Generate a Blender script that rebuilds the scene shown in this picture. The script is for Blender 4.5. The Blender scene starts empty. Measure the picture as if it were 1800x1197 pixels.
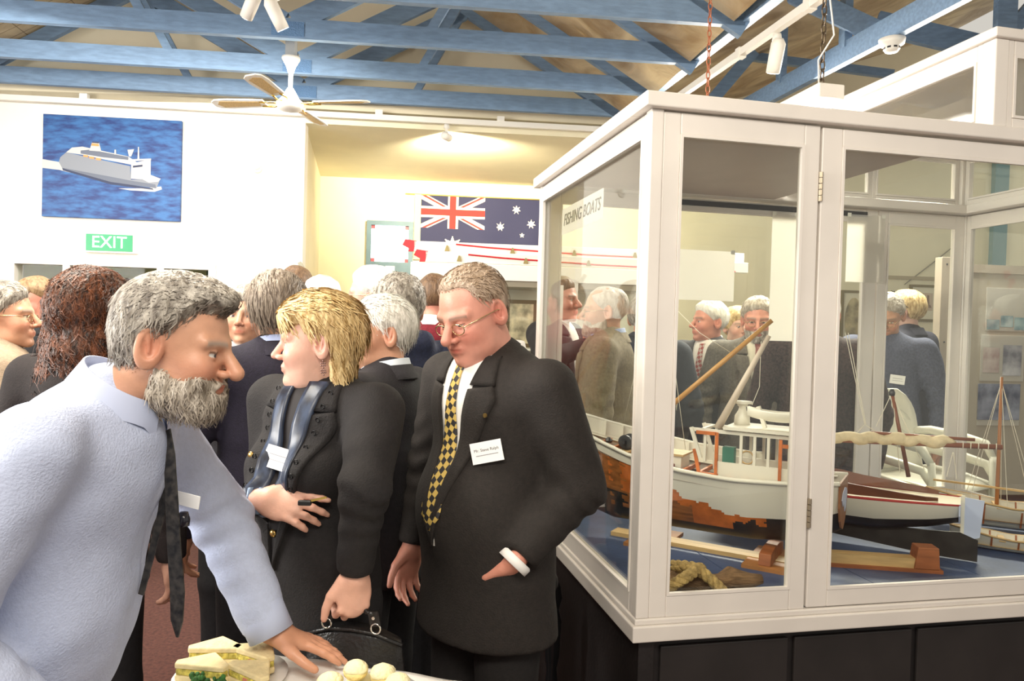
import bpy, bmesh, math, random
import numpy as np
from mathutils import Vector, Matrix

S = bpy.context.scene
COL = S.collection
R = math.radians

# ------------------------------------------------------------------ camera
CAM_H, FPX, PITCH, ROLL = 1.62, 1300.0, -0.0192, 0.0276
fwd = Vector((0, math.cos(PITCH), math.sin(PITCH)))
up0 = Vector((0, -math.sin(PITCH), math.cos(PITCH)))
ri0 = Vector((1, 0, 0))
cam_r = ri0 * math.cos(ROLL) + up0 * math.sin(ROLL)
cam_u = up0 * math.cos(ROLL) - ri0 * math.sin(ROLL)
cam_data = bpy.data.cameras.new('camera')
cam_data.sensor_width = 36.0
cam_data.lens = 36.0 * FPX / 1800.0
cam_data.clip_start = 0.05
cam = bpy.data.objects.new('camera', cam_data)
COL.objects.link(cam)
cam.matrix_world = Matrix(((cam_r.x, cam_u.x, -fwd.x, 0), (cam_r.y, cam_u.y, -fwd.y, 0),
                           (cam_r.z, cam_u.z, -fwd.z, CAM_H), (0, 0, 0, 1)))
S.camera = cam

def at(px, py, Y):
    """a place in the room: sight line through a photo pixel met at depth Y (metres from the camera)"""
    d = fwd * FPX + cam_r * (px - 900) - cam_u * (py - 598.5)
    return Vector((0, 0, CAM_H)) + d * (Y / d.y)

# ------------------------------------------------------------------ light
world = bpy.data.worlds.new('world'); S.world = world
world.use_nodes = True
bg = world.node_tree.nodes['Background']
bg.inputs[0].default_value = (1.0, 0.95, 0.86, 1)
bg.inputs[1].default_value = 0.37

def area(name, loc, target, size, size_y, power, col):
    l = bpy.data.lights.new(name, 'AREA'); l.shape = 'RECTANGLE'
    l.size, l.size_y, l.energy, l.color = size, size_y, power, col
    o = bpy.data.objects.new(name, l); COL.objects.link(o)
    o.location = loc
    o.rotation_euler = (Vector(target) - Vector(loc)).to_track_quat('-Z', 'Y').to_euler()
    return o

area('daylight_area', (-5.4, 0.6, 2.3), (-0.5, 3.0, 1.3), 2.6, 1.6, 210, (1, 0.97, 0.92))  # area light added as daylight from the left, no window modelled
area('overhead_fill', (-1.6, 2.2, 3.25), (-1.6, 2.2, 0), 0.3, 2.4, 75, (1, 0.93, 0.80))  # added overhead area light, no fitting modelled
area('overhead_fill', (-2.2, 4.4, 3.2), (-2.6, 5.4, 1.6), 2.4, 0.3, 38, (1, 0.94, 0.83))  # added area light that brightens the end wall, no fitting
area('overhead_fill', (2.3, 5.3, 3.2), (1.5, 3.6, 1.3), 2.4, 0.3, 130, (1, 0.94, 0.83))  # added area light aimed back at the sheets on the case, no fitting
area('overhead_fill', (-0.2, -0.6, 3.1), (0.2, 2.0, 0.9), 2.4, 0.5, 44, (1, 0.92, 0.80))  # added frontal fill light from behind the camera, no fitting

S.view_settings.view_transform = 'Standard'
S.view_settings.look = 'None'
S.view_settings.gamma = 1.0
S.view_settings.use_curve_mapping = False
S.view_settings.exposure = 0.80

# ------------------------------------------------------------------ materials
_M = {}
def mat(name, col, rough=0.6, metal=0.0, var=0.0, vs=6.0, bump=0.0, bs=60.0, emit=0.0, col2=None, stretch=None, spec=None):
    if name in _M: return _M[name]
    m = bpy.data.materials.new(name); m.use_nodes = True
    nt = m.node_tree; b = nt.nodes['Principled BSDF']
    b.inputs['Base Color'].default_value = (*col, 1)
    b.inputs['Roughness'].default_value = rough
    b.inputs['Metallic'].default_value = metal
    if spec is not None: b.inputs['Specular IOR Level'].default_value = spec
    tc = nt.nodes.new('ShaderNodeTexCoord')
    vec = tc.outputs['Object']
    if stretch:
        mp = nt.nodes.new('ShaderNodeMapping'); mp.inputs['Scale'].default_value = stretch
        nt.links.new(vec, mp.inputs['Vector']); vec = mp.outputs['Vector']
    if var > 0 or col2:
        n = nt.nodes.new('ShaderNodeTexNoise'); n.inputs['Scale'].default_value = vs; n.inputs['Detail'].default_value = 4
        nt.links.new(vec, n.inputs['Vector'])
        r = nt.nodes.new('ShaderNodeValToRGB')
        c2 = col2 if col2 else tuple(min(1, c * (1 + var)) for c in col)
        c1 = col if col2 else tuple(c * (1 - var) for c in col)
        r.color_ramp.elements[0].color = (*c1, 1); r.color_ramp.elements[1].color = (*c2, 1)
        r.color_ramp.elements[0].position = 0.35; r.color_ramp.elements[1].position = 0.65
        nt.links.new(n.outputs['Fac'], r.inputs['Fac']); nt.links.new(r.outputs['Color'], b.inputs['Base Color'])
    if bump > 0:
        n2 = nt.nodes.new('ShaderNodeTexNoise'); n2.inputs['Scale'].default_value = bs; n2.inputs['Detail'].default_value = 3
        nt.links.new(vec, n2.inputs['Vector'])
        bp = nt.nodes.new('ShaderNodeBump'); bp.inputs['Strength'].default_value = bump; bp.inputs['Distance'].default_value = 0.01
        nt.links.new(n2.outputs['Fac'], bp.inputs['Height']); nt.links.new(bp.outputs['Normal'], b.inputs['Normal'])
    if emit > 0:
        b.inputs['Emission Color'].default_value = (*col, 1); b.inputs['Emission Strength'].default_value = emit
    _M[name] = m
    return m

def mat_attr(name, rough=0.5, bump=0.0, bs=200.0, sss=0.0):
    if name in _M: return _M[name]
    m = bpy.data.materials.new(name); m.use_nodes = True
    nt = m.node_tree; b = nt.nodes['Principled BSDF']
    a = nt.nodes.new('ShaderNodeAttribute'); a.attribute_name = 'tone'
    tc = nt.nodes.new('ShaderNodeTexCoord')
    n = nt.nodes.new('ShaderNodeTexNoise'); n.inputs['Scale'].default_value = 45; n.inputs['Detail'].default_value = 5
    nt.links.new(tc.outputs['Object'], n.inputs['Vector'])
    mr = nt.nodes.new('ShaderNodeMapRange'); mr.inputs['To Min'].default_value = 0.86; mr.inputs['To Max'].default_value = 1.12
    nt.links.new(n.outputs['Fac'], mr.inputs['Value'])
    mx = nt.nodes.new('ShaderNodeVectorMath'); mx.operation = 'SCALE'
    nt.links.new(a.outputs['Color'], mx.inputs[0]); nt.links.new(mr.outputs['Result'], mx.inputs['Scale'])
    nt.links.new(mx.outputs['Vector'], b.inputs['Base Color'])
    b.inputs['Roughness'].default_value = rough
    if sss:
        b.inputs['Subsurface Weight'].default_value = sss
        b.inputs['Subsurface Radius'].default_value = (0.012, 0.005, 0.003)
    if bump:
        n2 = nt.nodes.new('ShaderNodeTexNoise'); n2.inputs['Scale'].default_value = bs
        nt.links.new(tc.outputs['Object'], n2.inputs['Vector'])
        bp = nt.nodes.new('ShaderNodeBump'); bp.inputs['Strength'].default_value = bump; bp.inputs['Distance'].default_value = 0.003
        nt.links.new(n2.outputs['Fac'], bp.inputs['Height']); nt.links.new(bp.outputs['Normal'], b.inputs['Normal'])
    _M[name] = m
    return m

def glass_mat(name='pane_glass', f0=0.035, f1=0.9):
    if name in _M: return _M[name]
    m = bpy.data.materials.new(name); m.use_nodes = True
    nt = m.node_tree; nt.nodes.clear()
    out = nt.nodes.new('ShaderNodeOutputMaterial'); mix = nt.nodes.new('ShaderNodeMixShader')
    tr = nt.nodes.new('ShaderNodeBsdfTransparent'); gl = nt.nodes.new('ShaderNodeBsdfGlossy')
    tr.inputs[0].default_value = (0.97, 0.98, 0.96, 1); gl.inputs['Roughness'].default_value = 0.01
    lw = nt.nodes.new('ShaderNodeLayerWeight'); pw_ = nt.nodes.new('ShaderNodeMath'); pw_.operation = 'POWER'; pw_.inputs[1].default_value = 5.0
    ma = nt.nodes.new('ShaderNodeMath'); ma.operation = 'MULTIPLY_ADD'; ma.inputs[1].default_value = f1; ma.inputs[2].default_value = f0
    nt.links.new(lw.outputs['Facing'], pw_.inputs[0]); nt.links.new(pw_.outputs[0], ma.inputs[0])
    nt.links.new(ma.outputs[0], mix.inputs[0]); nt.links.new(tr.outputs[0], mix.inputs[1]); nt.links.new(gl.outputs[0], mix.inputs[2])
    nt.links.new(mix.outputs[0], out.inputs[0])
    _M[name] = m
    return m

def paper_mat():
    m = bpy.data.materials.new('paper'); m.use_nodes = True; nt = m.node_tree; b = nt.nodes['Principled BSDF']
    b.inputs['Base Color'].default_value = (0.92, 0.91, 0.88, 1); b.inputs['Roughness'].default_value = 0.8
    tl = nt.nodes.new('ShaderNodeBsdfTranslucent'); tl.inputs[0].default_value = (0.95, 0.93, 0.88, 1); mx = nt.nodes.new('ShaderNodeMixShader'); mx.inputs[0].default_value = 0.65
    nt.links.new(b.outputs[0], mx.inputs[1]); nt.links.new(tl.outputs[0], mx.inputs[2]); nt.links.new(mx.outputs[0], nt.nodes['Material Output'].inputs[0])
    return m

# ------------------------------------------------------------------ objects
def empty(name, loc=(0, 0, 0), rz=0.0, label=None, cat=None, group=None):
    o = bpy.data.objects.new(name, None); COL.objects.link(o)
    o.location = loc; o.rotation_euler = (0, 0, rz); o.empty_display_size = 0.1
    tag(o, label, cat, group)
    return o

def tag(o, label=None, cat=None, group=None, kind=None):
    if label: o['label'] = label
    if cat: o['category'] = cat
    if group: o['group'] = group
    if kind: o['kind'] = kind
    return o

def mesh_obj(name, verts, faces, mats, parent=None, smooth=False, midx=None, tone=None):
    me = bpy.data.meshes.new(name)
    if isinstance(verts, np.ndarray) and isinstance(faces, np.ndarray):
        nv, nf, k = len(verts), len(faces), faces.shape[1]
        me.vertices.add(nv); me.vertices.foreach_set('co', verts.astype(np.float32).ravel())
        me.loops.add(nf * k); me.loops.foreach_set('vertex_index', faces.astype(np.int32).ravel())
        me.polygons.add(nf); me.polygons.foreach_set('loop_start', np.arange(0, nf * k, k, dtype=np.int32))
        me.update(calc_edges=True)
    else:
        me.from_pydata([tuple(v) for v in verts], [], [tuple(f) for f in faces]); me.update()
    for m in (mats if isinstance(mats, (list, tuple)) else [mats]): me.materials.append(m)
    if midx is not None: me.polygons.foreach_set('material_index', np.asarray(midx, dtype=np.int32))
    if smooth: me.polygons.foreach_set('use_smooth', np.ones(len(me.polygons), dtype=bool))
    if tone is not None:
        a = me.color_attributes.new('tone', 'FLOAT_COLOR', 'POINT')
        a.data.foreach_set('color', np.c_[tone, np.ones(len(tone))].astype(np.float32).ravel())
    o = bpy.data.objects.new(name, me); COL.objects.link(o)
    if parent is not None: o.parent = parent
    return o

class MB:
    """collects shapes into one mesh"""
    def __init__(s): s.v, s.f, s.m = [], [], []
    def add(s, v, f, mi=0):
        n = len(s.v); s.v += [tuple(p) for p in v]; s.f += [tuple(i + n for i in q) for q in f]; s.m += [mi] * len(f)
        return s
    def box(s, lo, hi, mi=0, T=None):
        x0, y0, z0 = lo; x1, y1, z1 = hi
        v = [(x0, y0, z0), (x1, y0, z0), (x1, y1, z0), (x0, y1, z0), (x0, y0, z1), (x1, y0, z1), (x1, y1, z1), (x0, y1, z1)]
        if T is not None: v = [T @ Vector(p) for p in v]
        return s.add(v, [(3, 2, 1, 0), (4, 5, 6, 7), (0, 1, 5, 4), (1, 2, 6, 5), (2, 3, 7, 6), (3, 0, 4, 7)], mi)
    def bar(s, p, q, w, h, mi=0, up=(0, 0, 1)):
        """box from p to q, w wide sideways, h tall"""
        p, q = Vector(p), Vector(q); d = (q - p).normalized()
        side = d.cross(Vector(up))
        if side.length < 1e-4: side = d.cross(Vector((0, 1, 0)))
        side.normalize(); u = side.cross(d)
        v = []
        for c in (p, q):
            for a, b in ((-1, -1), (1, -1), (1, 1), (-1, 1)): v.append(c + side * (a * w / 2) + u * (b * h / 2))
        return s.add(v, [(3, 2, 1, 0), (4, 5, 6, 7), (0, 1, 5, 4), (1, 2, 6, 5), (2, 3, 7, 6), (3, 0, 4, 7)], mi)
    def tube(s, pts, r, seg=8, mi=0, closed=False):
        pts = [Vector(p) for p in pts]; n = len(pts)
        rr = r if isinstance(r, (list, tuple)) else [r] * n
        v = []; prev = None
        for i, p in enumerate(pts):
            if closed: d = pts[(i + 1) % n] - pts[i - 1]
            else: d = pts[min(i + 1, n - 1)] - pts[max(i - 1, 0)]
            d.normalize()
            if prev is None:
                a = d.cross(Vector((0, 0, 1)))
                if a.length < 1e-3: a = d.cross(Vector((1, 0, 0)))
            else: a = prev - d * prev.dot(d)
            a.normalize(); prev = a; b = d.cross(a)
            for k in range(seg):
                t = 2 * math.pi * k / seg
                v.append(p + (a * math.cos(t) + b * math.sin(t)) * rr[i])
        f = []
        for i in range(n if closed else n - 1):
            j = (i + 1) % n
            for k in range(seg):
                l = (k + 1) % seg
                f.append((i * seg + k, i * seg + l, j * seg + l, j * seg + k))
        if not closed:
            f.append(tuple(range(seg))[::-1]); f.append(tuple((n - 1) * seg + k for k in range(seg)))
        return s.add(v, f, mi)
    def lathe(s, prof, seg=16, mi=0, T=None):
        """prof: (r, z) pairs bottom to top, around local z"""
        v = []
        for r, z in prof:
            for k in range(seg):
                t = 2 * math.pi * k / seg
                p = Vector((r * math.cos(t), r * math.sin(t), z)); v.append(T @ p if T is not None else p)
        f = []
        for i in range(len(prof) - 1):
            for k in range(seg):
                l = (k + 1) % seg
                f.append((i * seg + k, i * seg + l, (i + 1) * seg + l, (i + 1) * seg + k))
        f.append(tuple(range(seg))[::-1]); f.append(tuple((len(prof) - 1) * seg + k for k in range(seg)))
        return s.add(v, f, mi)
    def prism(s, poly, d, mi=0):
        """poly: 3-D outline; extruded by vector d"""
        n = len(poly); d = Vector(d)
        v = [Vector(p) for p in poly] + [Vector(p) + d for p in poly]
        f = [tuple(range(n))[::-1], tuple(range(n, 2 * n))] + [(i, (i + 1) % n, (i + 1) % n + n, i + n) for i in range(n)]
        return s.add(v, f, mi)
    def grid(s, rows, mi=0, wrap=False):
        """rows of equal-length point lists"""
        n, k = len(rows), len(rows[0]); v = [p for r in rows for p in r]; f = []
        for i in range(n - 1):
            for j in range(k if wrap else k - 1):
                l = (j + 1) % k
                f.append((i * k + j, i * k + l, (i + 1) * k + l, (i + 1) * k + j))
        return s.add(v, f, mi)
    def build(s, name, mats, parent=None, smooth=False, bevel=0):
        o = mesh_obj(name, s.v, s.f, mats, parent, smooth, s.m)
        if bevel:
            b = o.modifiers.new('bevel', 'BEVEL'); b.width = bevel; b.segments = 2; b.limit_method = 'ANGLE'
        return o

def text_obj(name, body, size, mtl, parent, M4, extrude=0.0008, align='CENTER', shear=0.0):
    c = bpy.data.curves.new(name, 'FONT'); c.body = body; c.size = size; c.extrude = extrude; c.align_x = align; c.align_y = 'CENTER'; c.shear = shear
    t = bpy.data.objects.new(name, c); COL.objects.link(t)
    dg = bpy.context.evaluated_depsgraph_get()
    me = bpy.data.meshes.new_from_object(t.evaluated_get(dg))
    bpy.data.objects.remove(t); bpy.data.curves.remove(c)
    me.materials.clear(); me.materials.append(mtl)
    o = bpy.data.objects.new(name, me); COL.objects.link(o); o.parent = parent; o.matrix_local = M4
    return o

def frame4(o, x, y, z):
    """matrix with origin o and axes x, y, z"""
    x, y, z = Vector(x).normalized(), Vector(y).normalized(), Vector(z).normalized()
    return Matrix(((x.x, y.x, z.x, o[0]), (x.y, y.y, z.y, o[1]), (x.z, y.z, z.z, o[2]), (0, 0, 0, 1)))
# ------------------------------------------------------------------ the room
white_paint = mat('white_paint', (0.86, 0.83, 0.76), 0.55, var=0.03, vs=3, bump=0.03, bs=40)
wall_paint = mat('wall_paint', (0.88, 0.84, 0.76), 0.8, var=0.03, vs=2, bump=0.05, bs=80)
cream_paint = mat('cream_paint', (0.84, 0.78, 0.58), 0.8, var=0.04, vs=2, bump=0.05, bs=80)
olive_paint = mat('olive_paint', (0.50, 0.49, 0.24), 0.8, var=0.08, vs=2)
beam_blue = mat('beam_blue', (0.175, 0.275, 0.42), 0.55, var=0.12, vs=9, bump=0.15, bs=50, stretch=(1, 6, 6))
carpet = mat('carpet', (0.085, 0.028, 0.020), 0.95, var=0.3, vs=60, bump=0.5, bs=400)
black_wood = mat('black_wood', (0.014, 0.012, 0.012), 0.5, var=0.2, vs=12, bump=0.1)

def sarking_mat(name, c1, c2, rough, metal, lines=0.35):
    m = bpy.data.materials.new(name); m.use_nodes = True
    nt = m.node_tree; b = nt.nodes['Principled BSDF']; tc = nt.nodes.new('ShaderNodeTexCoord')
    n = nt.nodes.new('ShaderNodeTexNoise'); n.inputs['Scale'].default_value = 2.2; n.inputs['Detail'].default_value = 6; n.inputs['Distortion'].default_value = 1.2
    nt.links.new(tc.outputs['Object'], n.inputs['Vector'])
    r = nt.nodes.new('ShaderNodeValToRGB'); r.color_ramp.elements[0].color = (*c1, 1); r.color_ramp.elements[1].color = (*c2, 1)
    r.color_ramp.elements[0].position = 0.35; r.color_ramp.elements[1].position = 0.7
    nt.links.new(n.outputs['Fac'], r.inputs['Fac'])
    br = nt.nodes.new('ShaderNodeTexBrick'); br.inputs['Scale'].default_value = 1.0
    br.inputs['Brick Width'].default_value = 0.22; br.inputs['Row Height'].default_value = 0.11; br.inputs['Mortar Size'].default_value = 0.003
    br.offset = 0.0
    br.inputs['Color1'].default_value = (1, 1, 1, 1); br.inputs['Color2'].default_value = (1, 1, 1, 1); br.inputs['Mortar'].default_value = (lines, lines * 0.93, lines * 0.85, 1)
    nt.links.new(tc.outputs['Object'], br.inputs['Vector'])
    mx = nt.nodes.new('ShaderNodeMix'); mx.data_type = 'RGBA'; mx.blend_type = 'MULTIPLY'; mx.inputs['Factor'].default_value = 1
    nt.links.new(r.outputs['Color'], mx.inputs['A']); nt.links.new(br.outputs['Color'], mx.inputs['B'])
    nt.links.new(mx.outputs['Result'], b.inputs['Base Color'])
    b.inputs['Roughness'].default_value = rough; b.inputs['Metallic'].default_value = metal
    bp = nt.nodes.new('ShaderNodeBump'); bp.inputs['Strength'].default_value = 0.6; bp.inputs['Distance'].default_value = 0.05
    nt.links.new(n.outputs['Fac'], bp.inputs['Height']); nt.links.new(bp.outputs['Normal'], b.inputs['Normal'])
    return m
sarking = sarking_mat('sarking_paper', (0.34, 0.25, 0.14), (0.60, 0.50, 0.33), 0.6, 0.0)
foil = sarking_mat('roof_foil', (0.34, 0.23, 0.12), (0.72, 0.60, 0.40), 0.4, 0.2, 1.0)

def struct(o): o['kind'] = 'structure'; return o

UL = Vector((0.9954, 0.0958, 0)); NL = Vector((-0.0958, 0.9954, 0))     # along the end wall, and through it
DD = Vector((-0.2, 0.98, 0)).normalized()                              # along the hall
ZV = Vector((0, 0, 1))
C1 = at(535, 300, 6.10); C1.z = 0
C2 = C1 + DD * 2.25

def hit(px, py, P0, n):
    o = Vector((0, 0, CAM_H)); d = at(px, py, 1.0) - o
    return o + d * ((Vector(P0) - o).dot(n) / d.dot(n))
def w1(px, py, d=0.0): return hit(px, py, C1 + NL * d, NL)              # a place on the end wall
def w2(px, py, d=0.0): return hit(px, py, C2 + NL * d, NL)              # a place on the alcove's back wall

def slab(name, o, u, v, w, lo, hi, m, parent=None, bevel=0):
    """box in the frame (o; u, v, w)"""
    T = frame4(o, u, v, w)
    return MB().box(lo, hi, 0, T).build(name, m, parent, bevel=bevel)

struct(MB().box((-7, -2.0, -0.1), (7.5, 11.5, 0)).build('floor', carpet))

# end wall with a long internal window
wl = (w1(16, 460) - C1).dot(UL); wr = (w1(380, 470) - C1).dot(UL)
wt = w1(200, 458).z; wb = 1.0
B = MB(); T = frame4(C1, UL, NL, ZV)
B.box((-5.2, 0, 0), (wl, 0.14, 3.36), 0, T); B.box((wr, 0, 0), (0, 0.14, 3.36), 0, T)
B.box((wl, 0, wt), (wr, 0.14, 3.36), 0, T); B.box((wl, 0, 0), (wr, 0.14, wb), 0, T)
struct(B.build('wall_back', wall_paint))
win = empty('window_1', C1 + UL * wl); win['kind'] = 'structure'
Tw = frame4((0, 0, 0), UL, NL, ZV); ww = wr - wl
m1 = (w1(119, 470) - C1).dot(UL) - wl; m2 = (w1(284, 470) - C1).dot(UL) - wl
B = MB()
B.box((0, -0.03, wt - 0.05), (ww, 0.1, wt), 0, Tw); B.box((0, -0.03, wb), (ww, 0.1, wb + 0.05), 0, Tw)
for x in (0.025, m1, m2, ww - 0.025): B.box((x - 0.028, -0.025, wb + 0.05), (x + 0.028, 0.1, wt - 0.05), 0, Tw)
B.build('window_frame', white_paint, win)
for a, b in ((0.053, m1 - 0.028), (m1 + 0.028, m2 - 0.028), (m2 + 0.028, ww - 0.053)):
    MB().box((a, 0.03, wb + 0.05), (b, 0.036, wt - 0.05), 0, Tw).build('pane', glass_mat('low_reflect_glass', 0.006, 0.3), win)  # reflection turned down to keep the added daylight source out of the panes
# the room beyond the internal window
B = MB(); B.box((-5.4, 2.2, 0), (-1.2, 2.3, 3.0), 0, T); B.box((-5.4, 0.14, 2.75), (-1.2, 2.3, 2.85), 0, T)
struct(B.build('wall_far', olive_paint))
cup = empty('tall_cupboard', C1 + UL * (wl + 0.98) + NL * 1.75, math.atan2(UL.y, UL.x), 'dark green cupboard standing in the room behind the internal window', 'cupboard')
gm = mat('green_cupboard', (0.05, 0.10, 0.06), 0.5)
MB().box((0, 0, 0), (0.7, 0.4, 2.3)).build('body', gm, cup)
for i in (0, 1): MB().box((0.02 + i * 0.34, -0.02, 0.05), (0.34 + i * 0.34, 0, 2.25)).build('door', mat('cupboard_door', (0.20, 0.22, 0.14), 0.4), cup, bevel=0.004)
dw = empty('window_2', C1 + UL * (wl + 0.32) + NL * 2.18); dw['kind'] = 'structure'
B = MB()
for k in range(3): B.box((0.0 + k * 0.11, 0, 1.45), (0.08 + k * 0.11, 0.015, 2.0), 0, Tw)
B.build('pane', mat('daylit_pane', (0.75, 0.85, 1.0), 0.3, emit=2.0), dw)
B = MB(); B.box((-0.04, -0.01, 1.40), (0.36, 0.012, 1.45), 0, Tw); B.box((-0.04, -0.01, 2.0), (0.36, 0.012, 2.05), 0, Tw)
for k in range(4): B.box((-0.03 + k * 0.11, -0.01, 1.45), (k * 0.11, 0.012, 2.0), 0, Tw)
B.build('window_frame', white_paint, dw)
shf = MB(); shf.box((1.0, 2.12, 1.98), (1.55, 2.2, 2.01), 0, T)
tag(MB().box((wl + 0.75, 2.05, 1.95), (wl + 1.45, 2.2, 1.985), 0, T).build('wall_shelf', mat('shelf_olive', (0.30, 0.28, 0.14), 0.6)),
    'narrow olive shelf on the wall behind the internal window', 'shelf')

# gable above the end wall, alcove, far walls
rg = C1 + UL * (-0.02); rg = Vector((-1.72, 5.98, 0))
def rp(a, s, z): p = rg + UL * a - DD * s; return Vector((p.x, p.y, z))
def rz(a): return 5.0 - 0.6 * abs(a)
B = MB(); B.prism([rp(-2.9, -0.12, 3.36), rp(2.6, -0.12, 3.36), rp(2.6, -0.12, rz(2.6) + 0.05), rp(0, -0.12, 5.05), rp(-2.9, -0.12, rz(2.9) + 0.02)], NL * 0.1)
struct(B.build('wall_gable', mat('gable_warm_lit', (0.80, 0.72, 0.54), 0.8, var=0.06, vs=1.5)))  # cream, with the warmth of the lighting put into the colour
T2 = frame4(C1, DD, Vector((-DD.y, DD.x, 0)), ZV)
struct(MB().box((0.14, 0, 0), (2.35, 0.12, 3.3), 0, T2).build('wall_return', cream_paint))
ce = 3.24
B = MB(); B.prism([C1 + ZV * ce, C1 + UL * 2.75 + ZV * ce, C1 + UL * 2.75 + DD * 2.3 + ZV * ce, C2 + ZV * ce], ZV * 0.08)
struct(B.build('ceiling', cream_paint))
T3 = frame4(C2, UL, NL, ZV)
struct(MB().box((-0.3, 0, 0), (9.0, 0.12, 5.2), 0, T3).build('wall_alcove', cream_paint))

# roof planes
for nm, a0, a1, mm in (('roof_left', 0, -3.3, sarking), ('roof_right', 0, 2.66, foil)):
    P = [rp(a0, -0.1, rz(a0)), rp(a1, -0.1, rz(a1)), rp(a1, 7.5, rz(a1)), rp(a0, 7.5, rz(a0))]
    x = (P[1] - P[0]).normalized(); y = (P[3] - P[0]).normalized(); z = x.cross(y)
    if z.z < 0: z = -z
    o = MB().prism([(0, 0, 0), ((P[1] - P[0]).length, 0, 0), ((P[1] - P[0]).length, 7.6, 0), (0, 7.6, 0)], (0, 0, 0.04)).build(nm, mm)
    o.matrix_world = frame4(P[0], x, y, x.cross(y)); struct(o)
P0 = rp(2.66, -2.6, 3.62); P1 = rp(7.4, -2.6, 5.3)
x = (P1 - P0).normalized(); y = -DD
o = MB().prism([(0, 0, 0), (5.0, 0, 0), (5.0, 10.5, 0), (0, 10.5, 0)], (0, 0, -0.04)).build('roof_side', foil)
o.matrix_world = frame4(P0, x, y, x.cross(y)); struct(o)

# trusses
CB = 3.38
for i, s in enumerate((0.06, 0.66, 1.34, 1.98)):
    t = empty('roof_truss', rp(0, s, 0), 0,
              ['blue timber roof truss standing against the cream gable', 'second blue roof truss out from the gable, behind the ceiling fan',
               'blue roof truss that carries the ceiling fan', 'blue roof truss with twin spotlights on its chord, fourth from the gable'][i], 'roof truss', 'blue roof trusses')
    def q(a, z): return UL * a + ZV * z
    MB().bar(q(-2.75, CB + 0.06), q(2.62, CB + 0.06), 0.045, 0.125).build('bottom_chord', beam_blue, t)
    for sg in (-1, 1):
        MB().bar(q(sg * 2.62, rz(2.62) - 0.07), q(0, 5.0 - 0.07), 0.045, 0.10).build('top_chord', beam_blue, t)
        MB().bar(q(sg * 0.03, CB + 0.1), q(sg * 1.25, rz(1.25) - 0.1), 0.04, 0.125).build('web', beam_blue, t)
        MB().bar(q(sg * 0.88, CB + 0.1), q(sg * 1.25, rz(1.25) - 0.1), 0.04, 0.055).build('web', beam_blue, t)
    MB().box((-0.1, -0.027, CB + 0.01), (0.1, 0.027, CB + 0.1), 0, frame4((0, 0, 0), UL, NL, ZV)).build('nail_plate', mat('blue_plate', (0.13, 0.25, 0.45), 0.4, 0.3, bump=0.8, bs=160), t)
# girder along the hall, the long tie beam beyond it and the members between
g = empty('girder_beam', rp(2.64, 0, 0), 0, 'deep blue girder that the roof trusses bear on', 'beam')
MB().bar(DD * 2.2 + ZV * 3.53, -DD * 6.5 + ZV * 3.53, 0.07, 0.26).build('beam', beam_blue, g)
MB().bar(DD * 2.2 + ZV * 3.68 + UL * 0.06, -DD * 6.5 + ZV * 3.68 + UL * 0.06, 0.05, 0.05).build('batten', beam_blue, g)
a0 = at(1701, 0, 3.91); a1 = at(1387, 164, 5.51); dr = (a1 - a0).normalized()
g = empty('tie_beam', (a0.x, a0.y, 0), 0, 'long blue tie beam with a smoke alarm beneath it', 'beam')
MB().bar(-dr * 3 + ZV * (a0.z + 0.07), dr * 3.6 + ZV * (a0.z + 0.07), 0.05, 0.14).build('beam', beam_blue, g)
for k in (0.2, 1.0, 1.75): MB().bar(dr * k + ZV * (a0.z + 0.1), dr * k + ZV * (a0.z + 0.85), 0.05, 0.09, up=(0, 1, 0)).build('post', beam_blue, g)
for (p, qq, w, h, lb) in ((at(1395, -12, 5.0), at(1560, 66, 4.7), 0.05, 0.13, 'blue rafter falling to the long tie beam'),
                   (at(1540, 40, 5.2), at(1850, 112, 5.0), 0.05, 0.15, 'blue cross beam behind the tall top of the glass case'),
                   (at(1300, 97, 6.6), at(1570, 131, 6.4), 0.05, 0.07, 'thin blue strut under the brown foil'),
                   (at(1770, -40, 4.6), at(1765, 80, 4.6), 0.05, 0.12, 'blue upright post over the tall top of the glass case'),
                   (at(1850, -30, 4.7), at(1745, 90, 4.7), 0.05, 0.09, 'blue slanting brace over the tall top of the glass case'),
                   (at(1240, 190, 6.2), at(1325, 90, 6.2), 0.05, 0.10, 'blue slanting strut beside the hanging chain')):
    tag(MB().bar(p, qq, w, h).build('roof_timber', beam_blue), lb, 'beam', 'loose roof timbers')

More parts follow.
